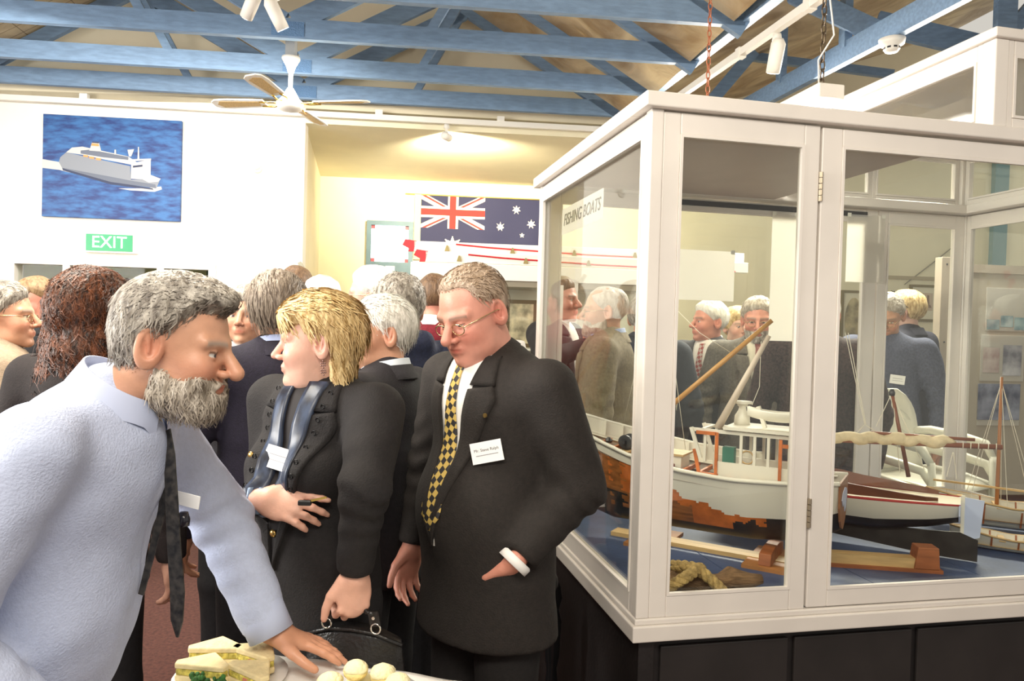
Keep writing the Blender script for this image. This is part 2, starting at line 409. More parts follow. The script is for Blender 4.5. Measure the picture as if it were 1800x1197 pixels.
# track rail along the wall head, with fittings
rail = empty('track_rail', C1 + UL * -5.0 + NL * -0.06 + ZV * 3.30, math.atan2(UL.y, UL.x), 'white lighting track running under the last truss', 'track rail')
MB().box((0, -0.018, -0.022), (7.7, 0.018, 0.022)).build('track', white_paint, rail)
for k in (1.4, 3.3, 5.6, 6.6): MB().box((k - 0.03, -0.022, 0.022), (k + 0.03, 0.022, 0.06)).build('bracket', white_paint, rail)
lamp_glow = mat('lamp_glow', (1, 0.95, 0.8), 0.4, emit=18)
def spot_lamp(loc, aim, label, power, size=1.3):
    o = empty('spotlight', loc, 0, label, 'spotlight')
    d = (Vector(aim) - Vector(loc)).normalized()
    q = Matrix.Translation((0, 0, -0.10)) @ (-d).to_track_quat('Z', 'Y').to_matrix().to_4x4()
    MB().lathe([(0.02, 0.0), (0.025, -0.03), (0.012, -0.035), (0.012, -0.08)][::-1], 10).build('stem', white_paint, o, True)
    MB().lathe([(0.034, -0.09), (0.036, -0.02), (0.036, 0.05), (0.02, 0.075)], 14, 0, q).build('housing', white_paint, o, True)
    MB().lathe([(0.030, -0.0915), (0.030, -0.088)], 14, 0, q).build('lens', lamp_glow, o)
    if power:
        l = bpy.data.lights.new('spot', 'SPOT'); l.energy = power; l.spot_size = size; l.spot_blend = 0.8; l.color = (1, 0.88, 0.62); l.shadow_soft_size = 0.05
        lo = bpy.data.objects.new('bulb', l); COL.objects.link(lo); lo.parent = o
        lo.matrix_local = Matrix.Translation(Vector((0, 0, -0.10)) + d * 0.12) @ d.to_track_quat('-Z', 'Y').to_matrix().to_4x4()
    return o
sp = w1(785, 222, -0.06); sp.z = 3.275
spot_lamp(sp, w2(870, 270), 'small white spotlight on the wall track lighting the alcove', 330, 2.3)
t0 = at(1436, 0, 3.35); t1 = at(1200, 165, 5.05)
tr = empty('track_rail', t0, 0, 'white lighting track sloping in view beside the blue girder', 'track rail')
dt = (t1 - t0)
MB().bar(-dt * 0.5, dt * 1.3, 0.035, 0.04).build('track', white_paint, tr)
for k in (0.02, 0.45): MB().bar(dt * k, dt * (k + 0.03), 0.045, 0.055).build('bracket', white_paint, tr)
spot_lamp(at(1366, 60, 3.75), at(1330, 250, 4.0), 'white cylinder spotlight hanging from the track by the girder', 30)
tw = rp(-0.05, 2.02, CB)
spot_lamp(tw + Vector((-0.06, -0.04, 0.02)), tw + Vector((-0.8, 0.6, -1.0)), 'upper white spotlight of the pair on the truss chord', 0)
spot_lamp(tw + Vector((0.06, -0.04, -0.03)), tw + Vector((0.5, 0.5, -1.0)), 'lower white spotlight of the pair on the truss chord', 0)

# smoke alarm
p = at(1568, 68, 4.45); p.z = a0.z
sm = empty('smoke_alarm', p, 0, 'round white smoke alarm under the long tie beam', 'smoke alarm')
MB().lathe([(0.035, -0.075), (0.045, -0.06), (0.045, -0.045), (0.07, -0.03), (0.075, 0.0)], 20).build('housing', white_paint, sm, True)
B = MB()
for k in range(8):
    an = k * math.pi / 4; B.box((0.040, -0.010, -0.060), (0.0465, 0.010, -0.050), 0, Matrix.Rotation(an, 4, 'Z'))
B.build('vent', black_wood, sm)

# hanging fluorescent batten with chains
f0 = at(1462, 172, 2.55)
fl = empty('fluorescent_lamp', f0, math.atan2(DD.y, DD.x), 'lit fluorescent batten hung on chains above the glass case', 'lamp')
MB().box((0, -0.05, 0), (1.25, 0.05, 0.05)).build('housing', white_paint, fl, bevel=0.005)
MB().tube([(0.02, 0, -0.02), (1.23, 0, -0.02)], 0.018, 10).build('tube', mat('fluoro_glow', (1, 0.98, 0.95), 0.4, emit=14), fl, True)
def chain(x, top, m, lb):
    rings = []
    n = int((top - f0.z - 0.05) / 0.032)
    B = MB()
    for k in range(n):
        z = 0.05 + k * 0.032; pts = []
        for j in range(10):
            an = 2 * math.pi * j / 10; a, b = 0.009 * math.cos(an), 0.021 * math.sin(an)
            pts.append((x + (a if k % 2 else 0), (0 if k % 2 else a), z + 0.016 + b))
        B.tube(pts, 0.0028, 5, 0, True)
    o = B.build('chain', m, fl); o['label'] = lb
chain(0.06, 4.3, mat('dark_chain', (0.12, 0.09, 0.06), 0.4, 0.8), 'dark steel chain')
chain(0.95, 4.2, mat('rust_chain', (0.45, 0.16, 0.08), 0.5, 0.5), 'rusty red chain')
MB().tube([(0.06, 0.01, 0.05), (0.04, 0.03, 0.14), (-0.03, 0.02, 0.2), (0.03, 0, 0.35), (0.05, 0, 0.7)], 0.003, 6).build('cable', white_paint, fl, True)

# ceiling fan
fc = at(510, 183, 4.82)
fan = empty('ceiling_fan', (fc.x, fc.y, CB), 0, 'white four-bladed ceiling fan with cane panels and brass arms', 'ceiling fan')
zf = fc.z - CB
MB().box((-0.03, -0.03, -0.06), (0.03, 0.03, 0.10)).build('bracket', mat('grey_bracket', (0.35, 0.36, 0.36), 0.5), fan)
MB().lathe([(0.018, -0.16), (0.03, -0.12), (0.058, -0.075), (0.058, -0.06)], 18).build('canopy', white_paint, fan, True)
MB().lathe([(0.014, zf + 0.05), (0.014, -0.14)], 12).build('rod', white_paint, fan, True)
MB().lathe([(0.03, zf - 0.045), (0.075, zf - 0.035), (0.085, zf - 0.01), (0.085, zf + 0.01), (0.06, zf + 0.03), (0.035, zf + 0.075), (0.02, zf + 0.10)], 20).build('motor', white_paint, fan, True)
brass = mat('brass', (0.75, 0.52, 0.14), 0.25, 1.0)
for k in range(4):
    an = R(-98 + 90 * k); Tb = Matrix.Translation((0, 0, zf + 0.005)) @ Matrix.Rotation(an, 4, 'Z') @ Matrix.Rotation(R(10), 4, 'X')
    ol = [(0.17, -0.045), (0.42, -0.062), (0.50, -0.055), (0.53, -0.03), (0.53, 0.03), (0.50, 0.055), (0.42, 0.062), (0.17, 0.045)]
    bl = MB().prism([Tb @ Vector((x, y, 0)) for x, y in ol], Tb.to_3x3() @ Vector((0, 0, 0.008))).build('blade', white_paint, fan)
    il = [(0.21, -0.028), (0.47, -0.04), (0.50, 0.0), (0.47, 0.04), (0.21, 0.028)]
    MB().prism([Tb @ Vector((x, y, -0.002)) for x, y in il], Tb.to_3x3() @ Vector((0, 0, 0.002))).build('cane_panel', mat('cane', (0.62, 0.42, 0.16), 0.6, var=0.2, vs=120), bl)
    B = MB()
    for yy in (-0.025, 0.025): B.tube([Tb @ Vector((0.07, yy * 0.5, 0)), Tb @ Vector((0.12, yy * 1.3, -0.006)), Tb @ Vector((0.20, yy, -0.005))], 0.006, 6)
    B.build('blade_arm', brass, fan, True)

# small sensor on the wall
p = w1(453, 297)
s_ = empty('motion_sensor', p, math.atan2(UL.y, UL.x), 'small round white motion sensor on the end wall', 'sensor')
MB().lathe([(0.035, 0), (0.035, 0.02), (0.02, 0.035)], 16, 0, Matrix.Rotation(R(90), 4, 'X')).build('base', white_paint, s_, True)
MB().lathe([(0.026, 0.02), (0.03, 0.045), (0.018, 0.065)], 16, 0, Matrix.Rotation(R(70), 4, 'X') @ Matrix.Translation((0.0, 0, 0))).build('eye', white_paint, s_, True)

# picture of the ship
pa, pb, pc = w1(80, 202), w1(322, 212), w1(80, 381)
pw = (pb - pa).dot(UL); ph = pa.z - pc.z - 0.0
pic = empty('ship_canvas', pa - ZV * ph, math.atan2(UL.y, UL.x), 'unframed canvas print of a white ferry on blue sea', 'picture')
sea = mat('sea_print', (0.005, 0.028, 0.16), 0.5, col2=(0.03, 0.14, 0.38), vs=9, stretch=(1, 1, 3.2))
MB().box((0, -0.035, 0), (pw, -0.003, ph)).build('canvas', sea, pic, bevel=0.002)
def zz(x, y): return ((x - 243) / 724 * pw, (1128 - (y - (x - 243) * 0.042)) / 526 * ph)
hull_w, hull_g, dk, org, blu = (mat('print_white', (0.55, 0.54, 0.52), 0.6), mat('print_grey', (0.24, 0.26, 0.30), 0.6),
    mat('print_dark', (0.03, 0.04, 0.09), 0.6), mat('print_orange', (0.75, 0.30, 0.10), 0.6), mat('print_mid', (0.13, 0.15, 0.20), 0.6))
shapes = [(hull_w, [(243, 835), (330, 850), (390, 905), (330, 890), (243, 880)]), (hull_w, [(640, 985), (780, 985), (865, 975), (870, 990), (830, 1003), (700, 995)]),
    (dk, [(345, 880), (600, 950), (820, 985), (825, 993), (600, 965), (350, 893)]),
    (hull_g, [(335, 825), (365, 800), (700, 870), (705, 940), (860, 935), (840, 985), (600, 952), (345, 880), (328, 850)]),
    (blu, [(350, 880), (600, 925), (705, 945), (835, 965), (838, 985), (600, 952)]),
    (hull_w, [(705, 860), (735, 850), (808, 832), (808, 925), (760, 938), (705, 935)]), (hull_w, [(760, 935), (808, 915), (862, 935), (850, 950), (800, 955)]),
    (hull_w, [(365, 800), (395, 775), (450, 770), (690, 820), (735, 850), (705, 862), (560, 835), (450, 812)]),
    (blu, [(440, 790), (490, 785), (690, 822), (690, 838), (560, 825), (440, 806)]),
    (hull_w, [(485, 790), (500, 745), (535, 748), (548, 795)]), (org, [(497, 752), (533, 756), (536, 768), (495, 765)]), (dk, [(500, 743), (535, 746), (534, 753), (499, 750)]),
    (org, [(455, 812), (480, 815), (478, 825), (455, 822)]), (org, [(485, 820), (512, 823), (510, 834), (485, 830)]), (org, [(520, 827), (548, 831), (546, 841), (520, 838)]),
    (hull_w, [(685, 785), (720, 782), (712, 802), (705, 820), (693, 820)]), (hull_w, [(740, 770), (745, 770), (748, 840), (738, 840)]), (hull_w, [(617, 785), (625, 785), (626, 810), (616, 810)]),
    (dk, [(715, 868), (765, 862), (765, 872), (715, 878)]), (hull_w, [(690, 835), (810, 830), (810, 838), (690, 846)])]
B = MB()
for k, (m_, pl) in enumerate(shapes):
    B.prism([(x, -0.0355 - 0.0002 * k, z) for x, z in (zz(*q_) for q_ in pl)], (0, 0.0006, 0), [hull_w, hull_g, dk, org, blu].index(m_))
B.build('printed_ship', [hull_w, hull_g, dk, org, blu], pic)

# EXIT sign
p0, p1, p2 = w1(157, 412), w1(238, 415), w1(157, 441)
ew = (p1 - p0).dot(UL); eh = p0.z - p2.z
ex = empty('exit_sign', p0 - ZV * eh, math.atan2(UL.y, UL.x), 'green lit sign with white letters above the internal window', 'sign')
MB().box((-0.012, -0.05, -0.014), (ew + 0.03, 0, eh + 0.012)).build('housing', white_paint, ex, bevel=0.004)
MB().box((0, -0.056, 0), (ew, -0.05, eh)).build('face', mat('exit_green', (0.0, 0.26, 0.09), 0.4, emit=0.25), ex)
text_obj('lettering', 'EXIT', eh * 1.0, mat('exit_white', (0.95, 1, 0.95), 0.4, emit=1.6), ex, frame4((ew / 2, -0.0575, eh * 0.5), (1, 0, 0), (0, 0, 1), (0, -1, 0)), 0.001)

# flag on the alcove wall
fa, fb = w2(741, 344), w2(850, 350); hw = (fb - fa).dot(UL); FW = hw * 2.05; FH = hw * 1.03
navy = mat('flag_navy', (0.030, 0.032, 0.085), 0.8); fwht = mat('flag_white', (0.85, 0.80, 0.66), 0.8); fred = mat('flag_red', (0.60, 0.035, 0.03), 0.8)
def flag_col(u, v):     # u along, v down, canton is 1 x 0.5
    def star(cx, cy, r, n):
        a = math.atan2(u - cx, -(v - cy)) % (2 * math.pi / n); a = min(a, 2 * math.pi / n - a); d = math.hypot(u - cx, v - cy)
        ri = r * 0.45; t = a / (math.pi / n)
        x0, y0 = r, 0; x1, y1 = ri * math.cos(math.pi / n), ri * math.sin(math.pi / n)
        px_, py_ = d * math.cos(a), d * math.sin(a)
        return (x1 - x0) * (py_ - y0) - (y1 - y0) * (px_ - x0) > 0
    if u < 1 and v < 0.5:
        x, y = u - 0.5, v - 0.25
        if abs(x) < 0.05 or abs(y) < 0.05: return 2
        if abs(x) < 0.085 or abs(y) < 0.085: return 1
        d1 = (y - x * 0.5) / 1.118; d2 = (y + x * 0.5) / 1.118
        for d, s in ((d1, 1 if x > 0 else -1), (d2, -1 if x > 0 else 1)):
            if abs(d) < 0.05:
                return 2 if 0.004 < d * s < 0.034 else 1
        return 0
    for c in ((0.5, 0.76, 0.16, 7), (1.5, 0.16, 0.075, 7), (1.5, 0.84, 0.075, 7), (1.25, 0.44, 0.075, 7), (1.74, 0.38, 0.075, 7), (1.6, 0.56, 0.045, 5)):
        if star(*c): return 1
    return 0
NU, NV = 220, 110
uu, vv = np.meshgrid(np.linspace(0, 2, NU + 1), np.linspace(0, 1, NV + 1), indexing='ij')
V3 = np.stack([uu * FW / 2, -0.03 - 0.010 * np.sin(uu * 7 + vv * 2) * (0.3 + vv), -vv * FH], -1).reshape(-1, 3)
I = np.arange((NU + 1) * (NV + 1)).reshape(NU + 1, NV + 1)
F3 = np.stack([I[:-1, :-1], I[:-1, 1:], I[1:, 1:], I[1:, :-1]], -1).reshape(-1, 4)
mi = [flag_col((i + 0.5) * 2 / NU, (j + 0.5) / NV) for i in range(NU) for j in range(NV)]
flg = empty('wall_flag', fa, math.atan2(UL.y, UL.x), 'navy flag with red and white crosses and white stars on the alcove wall', 'flag')
mesh_obj('cloth', V3, F3, [navy, fwht, fred], flg, True, mi)
MB().box((-0.075, -0.026, -FH), (-0.002, -0.004, 0.01)).build('hoist_band', mat('hoist', (0.80, 0.70, 0.40), 0.8), flg)
MB().tube([(-0.18, -0.015, 0.012), (FW, -0.015, 0.012)], 0.008, 8).build('pole', mat('pole_gold', (0.65, 0.50, 0.15), 0.4), flg, True)

# blue door with bright upper light
da, db = w2(646, 388), w2(727, 392); dwid = (db - da).dot(UL); dtop = da.z
dr_ = empty('door_1', (da.x, da.y, 0), math.atan2(UL.y, UL.x)); dr_['kind'] = 'structure'
door_blue = mat('door_blue', (0.12, 0.20, 0.25), 0.5, var=0.1)
zl = w2(680, 461).z
B = MB(); B.box((0, -0.06, 0), (0.05, -0.002, dtop)); B.box((dwid - 0.05, -0.06, 0), (dwid, -0.002, dtop)); B.box((0.05, -0.06, dtop - 0.05), (dwid - 0.05, -0.002, dtop))
B.box((0.05, -0.06, zl - 0.14), (dwid - 0.05, -0.002, zl)); B.build('door_frame', door_blue, dr_)
MB().box((0.05, -0.03, zl), (dwid - 0.05, -0.02, dtop - 0.05)).build('pane', mat('bright_pane', (0.85, 0.97, 1.0), 0.3, emit=1.6), dr_)
B = MB(); 
for a_, b_ in ((0.05, 0.09), (dwid - 0.09, dwid - 0.05)):
    for z_ in (zl, dtop - 0.09): B.box((a_, -0.033, z_), (b_, -0.031, z_ + 0.04))
B.build('corner_light', mat('ruby_glass', (0.45, 0.05, 0.06), 0.3), dr_)
for a_ in (0.055, dwid / 2 + 0.005): MB().box((a_, -0.05, 0.05), (a_ + dwid / 2 - 0.06, -0.01, zl - 0.15)).build('leaf', mat('door_wood', (0.62, 0.42, 0.16), 0.5, var=0.15, stretch=(8, 8, 1)), dr_, bevel=0.004)
MB().box((dwid * 0.42, -0.064, zl - 0.10), (dwid * 0.62, -0.06, zl - 0.045)).build('name_plate', white_paint, dr_)
tag(MB().bar(w1(526, 461, -0.05), w1(546, 495, -0.05), 0.02, 0.03).build('hand_rail', mat('rail_grey', (0.35, 0.33, 0.25), 0.5)), 'short grey sloping hand rail at the wall corner', 'hand rail')

# framed pictures and post on the wall behind the glass case
def framed(px0, py0, px1, py1, label, pic_m, oval=False):
    a = w2(px0, py0); b = w2(px1, py1); w = (b - a).dot(UL); h = a.z - b.z
    e = empty('framed_picture', a - ZV * h, math.atan2(UL.y, UL.x), label, 'picture')
    fm = mat('old_frame', (0.22, 0.17, 0.07), 0.4)
    B = MB(); B.box((0, -0.03, 0), (w, -0.002, 0.03)); B.box((0, -0.03, h - 0.03), (w, -0.002, h)); B.box((0, -0.03, 0.03), (0.03, -0.002, h - 0.03)); B.box((w - 0.03, -0.03, 0.03), (w, -0.002, h - 0.03))
    B.build('frame', fm, e)
    MB().box((0.03, -0.015, 0.03), (w - 0.03, -0.004, h - 0.03)).build('mount', mat('mount_cream', (0.80, 0.75, 0.58), 0.7), e)
    if oval: MB().prism([(w / 2 + w * 0.34 * math.cos(k * math.pi / 12), -0.017, h / 2 + h * 0.38 * math.sin(k * math.pi / 12)) for k in range(24)], (0, 0.001, 0)).build('print', pic_m, e)
    else:
        MB().box((w * 0.22, -0.018, h * 0.30), (w * 0.78, -0.015, h * 0.78)).build('print', pic_m, e)
        B = MB(); B.prism([(w * 0.25, -0.019, h * 0.38), (w * 0.75, -0.019, h * 0.38), (w * 0.70, -0.019, h * 0.46), (w * 0.28, -0.019, h * 0.46)], (0, 0.001, 0))
        for k in (0.38, 0.5, 0.62): B.prism([(w * (k - 0.05), -0.019, h * 0.46), (w * (k + 0.05), -0.019, h * 0.46), (w * (k + 0.03), -0.019, h * 0.72), (w * (k - 0.03), -0.019, h * 0.72)], (0, 0.001, 0))
        B.build('printed_ship', mat('sepia', (0.30, 0.20, 0.14), 0.7), e)
framed(1598, 500, 1648, 566, 'small framed sepia picture of a sailing ship on the cream wall', mat('sepia_sky', (0.62, 0.50, 0.38), 0.7))
framed(1478, 510, 1520, 615, 'oval portrait in a dark frame on the cream wall', mat('portrait_print', (0.45, 0.38, 0.22), 0.7, var=0.5, vs=9), True)
pA = w2(1754, 330); tag(MB().box((-0.09, -0.07, 0), (0.09, -0.002, 5.0), 0, frame4((pA.x, pA.y, 0), UL, NL, ZV)).build('wall_post', mat('teal_post', (0.16, 0.30, 0.33), 0.5)), 'teal painted post on the cream wall', 'post')
tag(MB().box((-0.8, -0.03, 0), (0.55, -0.002, 0.04), 0, frame4(w2(1610, 492), UL, NL, ZV)).build('picture_rail', mat('rail_tan', (0.45, 0.38, 0.25), 0.6)), 'thin tan picture rail above the sepia ship picture', 'rail')
tag(MB().tube([w2(1590, 500, -0.02), w2(1640, 462, -0.02), w2(1680, 430, -0.02), w2(1712, 400, -0.02)], 0.006, 6).build('wall_cable', mat('cable_grey', (0.3, 0.28, 0.22), 0.6), None, True), 'loose grey cable running up the cream wall', 'cable')
# ------------------------------------------------------------------ the big glass case
c0 = at(1112, 1132, 2.0); ZB = c0.z
AD = Vector((0.977, 0.213, 0)).normalized(); BD = Vector((-AD.y, AD.x, 0))
CL, CD, ZT = 2.20, 1.24, 2.262
case_paint = mat('case_paint', (0.80, 0.75, 0.69), 0.35, var=0.04, vs=4, bump=0.04, bs=30)
case = empty('display_case', (c0.x, c0.y, 0), math.atan2(AD.y, AD.x), 'large cream painted glass display case on a black plinth', 'display case')
MC = Matrix.Translation((c0.x, c0.y, 0)) @ Matrix.Rotation(math.atan2(AD.y, AD.x), 4, 'Z'); MCI = MC.inverted()
def cp(px, py, Y): return MCI @ at(px, py, Y)          # sight line point in case coordinates
z0, z1 = ZB + 0.062, ZT - 0.045
B = MB(); B.box((0, 0, ZB), (CL, CD, ZB + 0.045)); B.box((0.008, 0.008, ZB + 0.045), (CL - 0.008, CD - 0.008, z0)); B.build('base_ledge', case_paint, case, bevel=0.004)
fl_m = mat('blue_board', (0.060, 0.095, 0.20), 0.45, var=0.25, vs=5, bump=0.1)
x = 0.03; k = 0
while x < CL - 0.04:
    w = min(0.42, CL - 0.03 - x); MB().box((x, 0.03, z0), (x + w - 0.004, CD - 0.03, z0 + 0.012)).build('floor_board', fl_m, case); x += w
ZF = z0 + 0.012
B = MB(); B.box((-0.012, -0.012, z1 + 0.004), (CL + 0.012, 0.10, ZT)); B.box((-0.012, CD - 0.10, z1 + 0.004), (CL + 0.012, CD + 0.012, ZT))
B.box((-0.012, 0.10, z1 + 0.004), (0.10, CD - 0.10, ZT)); B.box((CL - 0.1, 0.10, z1 + 0.004), (CL + 0.012, CD - 0.10, ZT)); B.build('cornice', case_paint, case, bevel=0.004)
MB().box((0.05, 0.05, z1 + 0.006), (1.08, CD - 0.05, ZT - 0.008)).build('top_panel', mat('case_top_shaded', (0.55, 0.46, 0.40), 0.5, var=0.06, vs=3), case)  # white paint; its brown shade and reflection are put into the colour
def panel(name, a0, a1, zlo, zhi, st, rt, rb, y, T=None, th=0.03, pane=True):
    """framed glazed panel in the plane y, from a0 to a1"""
    e = B_ = MB()
    B_.box((a0, y, zlo), (a0 + st, y + th, zhi), 0, T); B_.box((a1 - st, y, zlo), (a1, y + th, zhi), 0, T)
    B_.box((a0 + st, y, zhi - rt), (a1 - st, y + th, zhi), 0, T); B_.box((a0 + st, y, zlo), (a1 - st, y + th, zlo + rb), 0, T)
    o = B_.build(name, case_paint, case, bevel=0.003)
    B_ = MB(); b = 0.008
    B_.box((a0 + st, y - 0.003, zhi - rt - b), (a1 - st, y + 0.008, zhi - rt), 0, T); B_.box((a0 + st, y - 0.003, zlo + rb), (a1 - st, y + 0.008, zlo + rb + b), 0, T)
    B_.box((a0 + st, y - 0.003, zlo + rb + b), (a0 + st + b, y + 0.008, zhi - rt - b), 0, T); B_.box((a1 - st - b, y - 0.003, zlo + rb + b), (a1 - st, y + 0.008, zhi - rt - b), 0, T)
    B_.build('glazing_bead', case_paint, o)
    if pane: MB().box((a0 + st, y + 0.012, zlo + rb), (a1 - st, y + 0.016, zhi - rt), 0, T).build('pane', glass_mat(), o)
    return o
def hinges(o, a, y, s):
    for zc in (ZB + 0.30, ZT - 0.26):
        B_ = MB()
        for i in range(5): B_.lathe([(0.006, zc + i * 0.017), (0.006, zc + i * 0.017 + 0.015)], 8, 0, Matrix.Translation((a, y - 0.004 * s, 0)))
        B_.build('hinge', mat('hinge_steel', (0.45, 0.38, 0.28), 0.35, 0.9), o)
PW = 0.038
for (a, b) in ((0.012, 0.012), (CL - 0.012 - PW, 0.012), (0.012, CD - 0.012 - PW), (CL - 0.012 - PW, CD - 0.012 - PW)):
    MB().box((a, b, z0), (a + PW, b + PW, z1 + 0.004)).build('corner_post', case_paint, case, bevel=0.004)
for nm, yy, sg in (('front', 0.014, 1), ('back', CD - 0.044, -1)):
    panel('fixed_panel', 0.05, 0.53, z0, z1, 0.05, 0.058, 0.06, yy)
    panel('fixed_panel', 1.67, CL - 0.05, z0, z1, 0.05, 0.058, 0.06, yy)
    d_ = panel('door', 0.537, 1.663, z0 + 0.003, z1 - 0.003, 0.066, 0.05, 0.05, yy)
    hinges(d_, 0.5335 if sg > 0 else 1.667, yy + (0 if sg > 0 else 0.03), sg)
Ts = Matrix(((0, 1, 0, 0), (1, 0, 0, 0), (0, 0, 1, 0), (0, 0, 0, 1)))
panel('side_panel', 0.05, CD - 0.05, z0, z1, 0.022, 0.058, 0.055, 0.014, Ts)
panel('side_panel', 0.05, CD - 0.05, z0, z1, 0.022, 0.058, 0.055, CL - 0.044, Ts)
MB().box((0.6, CD - 0.052, z1 - 0.035), (1.60, CD - 0.046, z1 - 0.012)).build('dark_slot', black_wood, case)  # thin black box forming a dark slot on the back rail
# raised glazed top over the right-hand part
LA, LB_, LT = 1.10, 2.17, 2.555
B = MB()
for (a, b) in ((LA, 0.0), (LB_ - 0.05, 0.0), (LA, CD - 0.05), (LB_ - 0.05, CD - 0.05)): B.box((a, b, ZT), (a + 0.05, b + 0.05, LT - 0.03))
B.box((LA - 0.012, -0.012, LT - 0.03), (LB_ + 0.012, CD + 0.012, LT)); B.build('raised_top', case_paint, case, bevel=0.004)
panel('top_light', LA + 0.05, LB_ - 0.05, ZT, LT - 0.03, 0.02, 0.045, 0.03, 0.002)
panel('top_light', LA + 0.05, (LA + LB_) / 2, ZT, LT - 0.03, 0.02, 0.045, 0.03, CD - 0.032)
panel('top_light', (LA + LB_) / 2, LB_ - 0.05, ZT, LT - 0.03, 0.02, 0.045, 0.03, CD - 0.032)
panel('top_light', 0.05, CD - 0.05, ZT, LT - 0.03, 0.02, 0.05, 0.03, LA + 0.002, Ts)
panel('top_light', 0.05, CD - 0.05, ZT, LT - 0.03, 0.02, 0.05, 0.03, LB_ - 0.034, Ts)
# plinth
pl = empty('plinth', (c0.x, c0.y, 0), math.atan2(AD.y, AD.x), 'black panelled plinth under the glass display case', 'plinth')
MB().box((0.05, 0.05, 0), (CL - 0.05, CD - 0.05, ZB)).build('carcass', black_wood, pl)
for k in range(5): MB().box((0.10 + k * 0.42, 0.038, 0.05), (0.50 + k * 0.42, 0.05, ZB - 0.03)).build('panel', mat('plinth_panel', (0.022, 0.018, 0.017), 0.6, var=0.2), pl, bevel=0.004)
MB().box((0.03, 0.03, 0.0), (0.075, 0.075, ZB)).build('corner_leg', black_wood, pl)

# notices: sheet with lettering on the side glass and blank sheets on the back glass
paper = paper_mat()
q0 = MCI @ hit(989, 360, c0 + AD * 0.04, AD); q1 = MCI @ hit(1061, 330, c0 + AD * 0.04, AD)
q2 = MCI @ hit(1061, 384, c0 + AD * 0.04, AD)
sg_ = empty('lettered_notice', MC @ Vector((0.040, q1.y, q2.z)), math.atan2(AD.y, AD.x), 'white paper notice with hand-drawn capitals taped inside the side glass', 'notice')
nw, nh = q0.y - q1.y, q1.z - q2.z
MB().box((0, 0, 0), (0.0015, nw, nh)).build('sheet', paper, sg_)
text_obj('lettering', 'FISHING BOATS', nh * 0.62, mat('ink', (0.02, 0.02, 0.02), 0.7), sg_, Matrix.Translation((-0.001, nw / 2, nh * 0.52)) @ Matrix.Scale(nw / (nh * 0.62 * 7.9), 4, (0, 1, 0)) @ frame4((0, 0, 0), (0, -1, 0), (0, 0, 1), (-1, 0, 0)), 0.0006, shear=0.25)
def back_sheet(px0, py0, px1, py1, lb):
    P = c0 + BD * (CD - 0.052); a = MCI @ hit(px0, py0, P, BD); b = MCI @ hit(px1, py1, P, BD)
    e = empty('paper_notice', MC @ Vector((a.x, CD - 0.053, b.z)), math.atan2(AD.y, AD.x), lb, 'notice')
    MB().box((0, 0, 0), (b.x - a.x, 0.0015, a.z - b.z)).build('sheet', paper, e)
    for xx in (0.0, b.x - a.x - 0.02): MB().box((xx, -0.0008, a.z - b.z - 0.012), (xx + 0.02, 0.0, a.z - b.z + 0.006)).build('tape', mat('tape', (0.85, 0.84, 0.75), 0.3), e)
back_sheet(1180, 437, 1289, 530, 'wide white sheet on the back glass above the man with the striped tie')
back_sheet(1358, 374, 1396, 600, 'tall narrow white sheet on the back glass beside the bearded man')
back_sheet(1490, 376, 1552, 498, 'white sheet at the top of the back glass by the door post')

# ------------------------------------------------------------------ model boats
def hull(e, name, L, bf, kf, hf, p, mats, pick, n=26, nu=10, rake=0.0, rake_s=0.0):
    """lofted hull: bf/kf/hf give half-breadth, keel and sheer along s (0 stern .. 1 bow)"""
    rows, f, mi, v = [], [], [], []
    for side in (1, -1):
        base = len(v)
        for i in range(n + 1):
            s = i / n; b, k, h = bf(s), kf(s), hf(s)
            for j in range(nu + 1):
                u = j / nu
                x = s * L + rake * max(0, (s - 0.6) / 0.4) ** 2 * (u - 0.3) - rake_s * max(0, (0.12 - s) / 0.12) * u
                v.append((x, side * b * u ** p, k + (h - k) * u))
        for i in range(n):
            for j in range(nu):
                a, b_, c, d = base + i * (nu + 1) + j, base + (i + 1) * (nu + 1) + j, base + (i + 1) * (nu + 1) + j + 1, base + i * (nu + 1) + j + 1
                f.append((a, b_, c, d) if side < 0 else (d, c, b_, a)); mi.append(pick((i + .5) / n, (j + .5) / nu, side))
    o = mesh_obj(name, v, f, mats, e, True, mi)
    sm = o.modifiers.new('thick', 'SOLIDIFY'); sm.thickness = 0.004; sm.offset = -1
    return o
def sheer(L, bf, hf, side, s0, s1, dz=0.0, off=0.0, n=24, rake=0.0, kf=None):
    return [Vector((s * L + rake * max(0, (s - 0.6) / 0.4) ** 2 * 0.7, side * (bf(s) + off), hf(s) + dz)) for s in [s0 + (s1 - s0) * i / n for i in range(n + 1)]]
def lerp_t(tab):
    xs, ys = [t[0] for t in tab], [t[1] for t in tab]
    return lambda s: float(np.interp(s, xs, ys))
mw, mo, mk, mv = mat('boat_white', (0.82, 0.78, 0.68), 0.35), mat('boat_orange', (0.60, 0.16, 0.03), 0.4, var=0.25, vs=20), mat('boat_black', (0.025, 0.022, 0.02), 0.45, var=0.4, vs=14), mat('boat_varnish', (0.30, 0.11, 0.03), 0.3, var=0.3, vs=12, stretch=(1, 6, 6))
mwood = mat('pale_wood', (0.60, 0.40, 0.18), 0.5, var=0.15, vs=8, stretch=(1, 8, 8)); mred = mat('stand_wood', (0.34, 0.11, 0.04), 0.45, var=0.2, vs=8, stretch=(1, 6, 6))
mblue = mat('boat_blue', (0.55, 0.62, 0.82), 0.4); mgrey = mat('winch_grey', (0.08, 0.08, 0.085), 0.4, 0.5)
def boat_frame(stern, bow, z, label, cat='model boat'):
    d = Vector((bow[0] - stern[0], bow[1] - stern[1], 0))
    return empty('model_boat', (stern[0], stern[1], z), math.atan2(d.y, d.x), label, cat), d.length

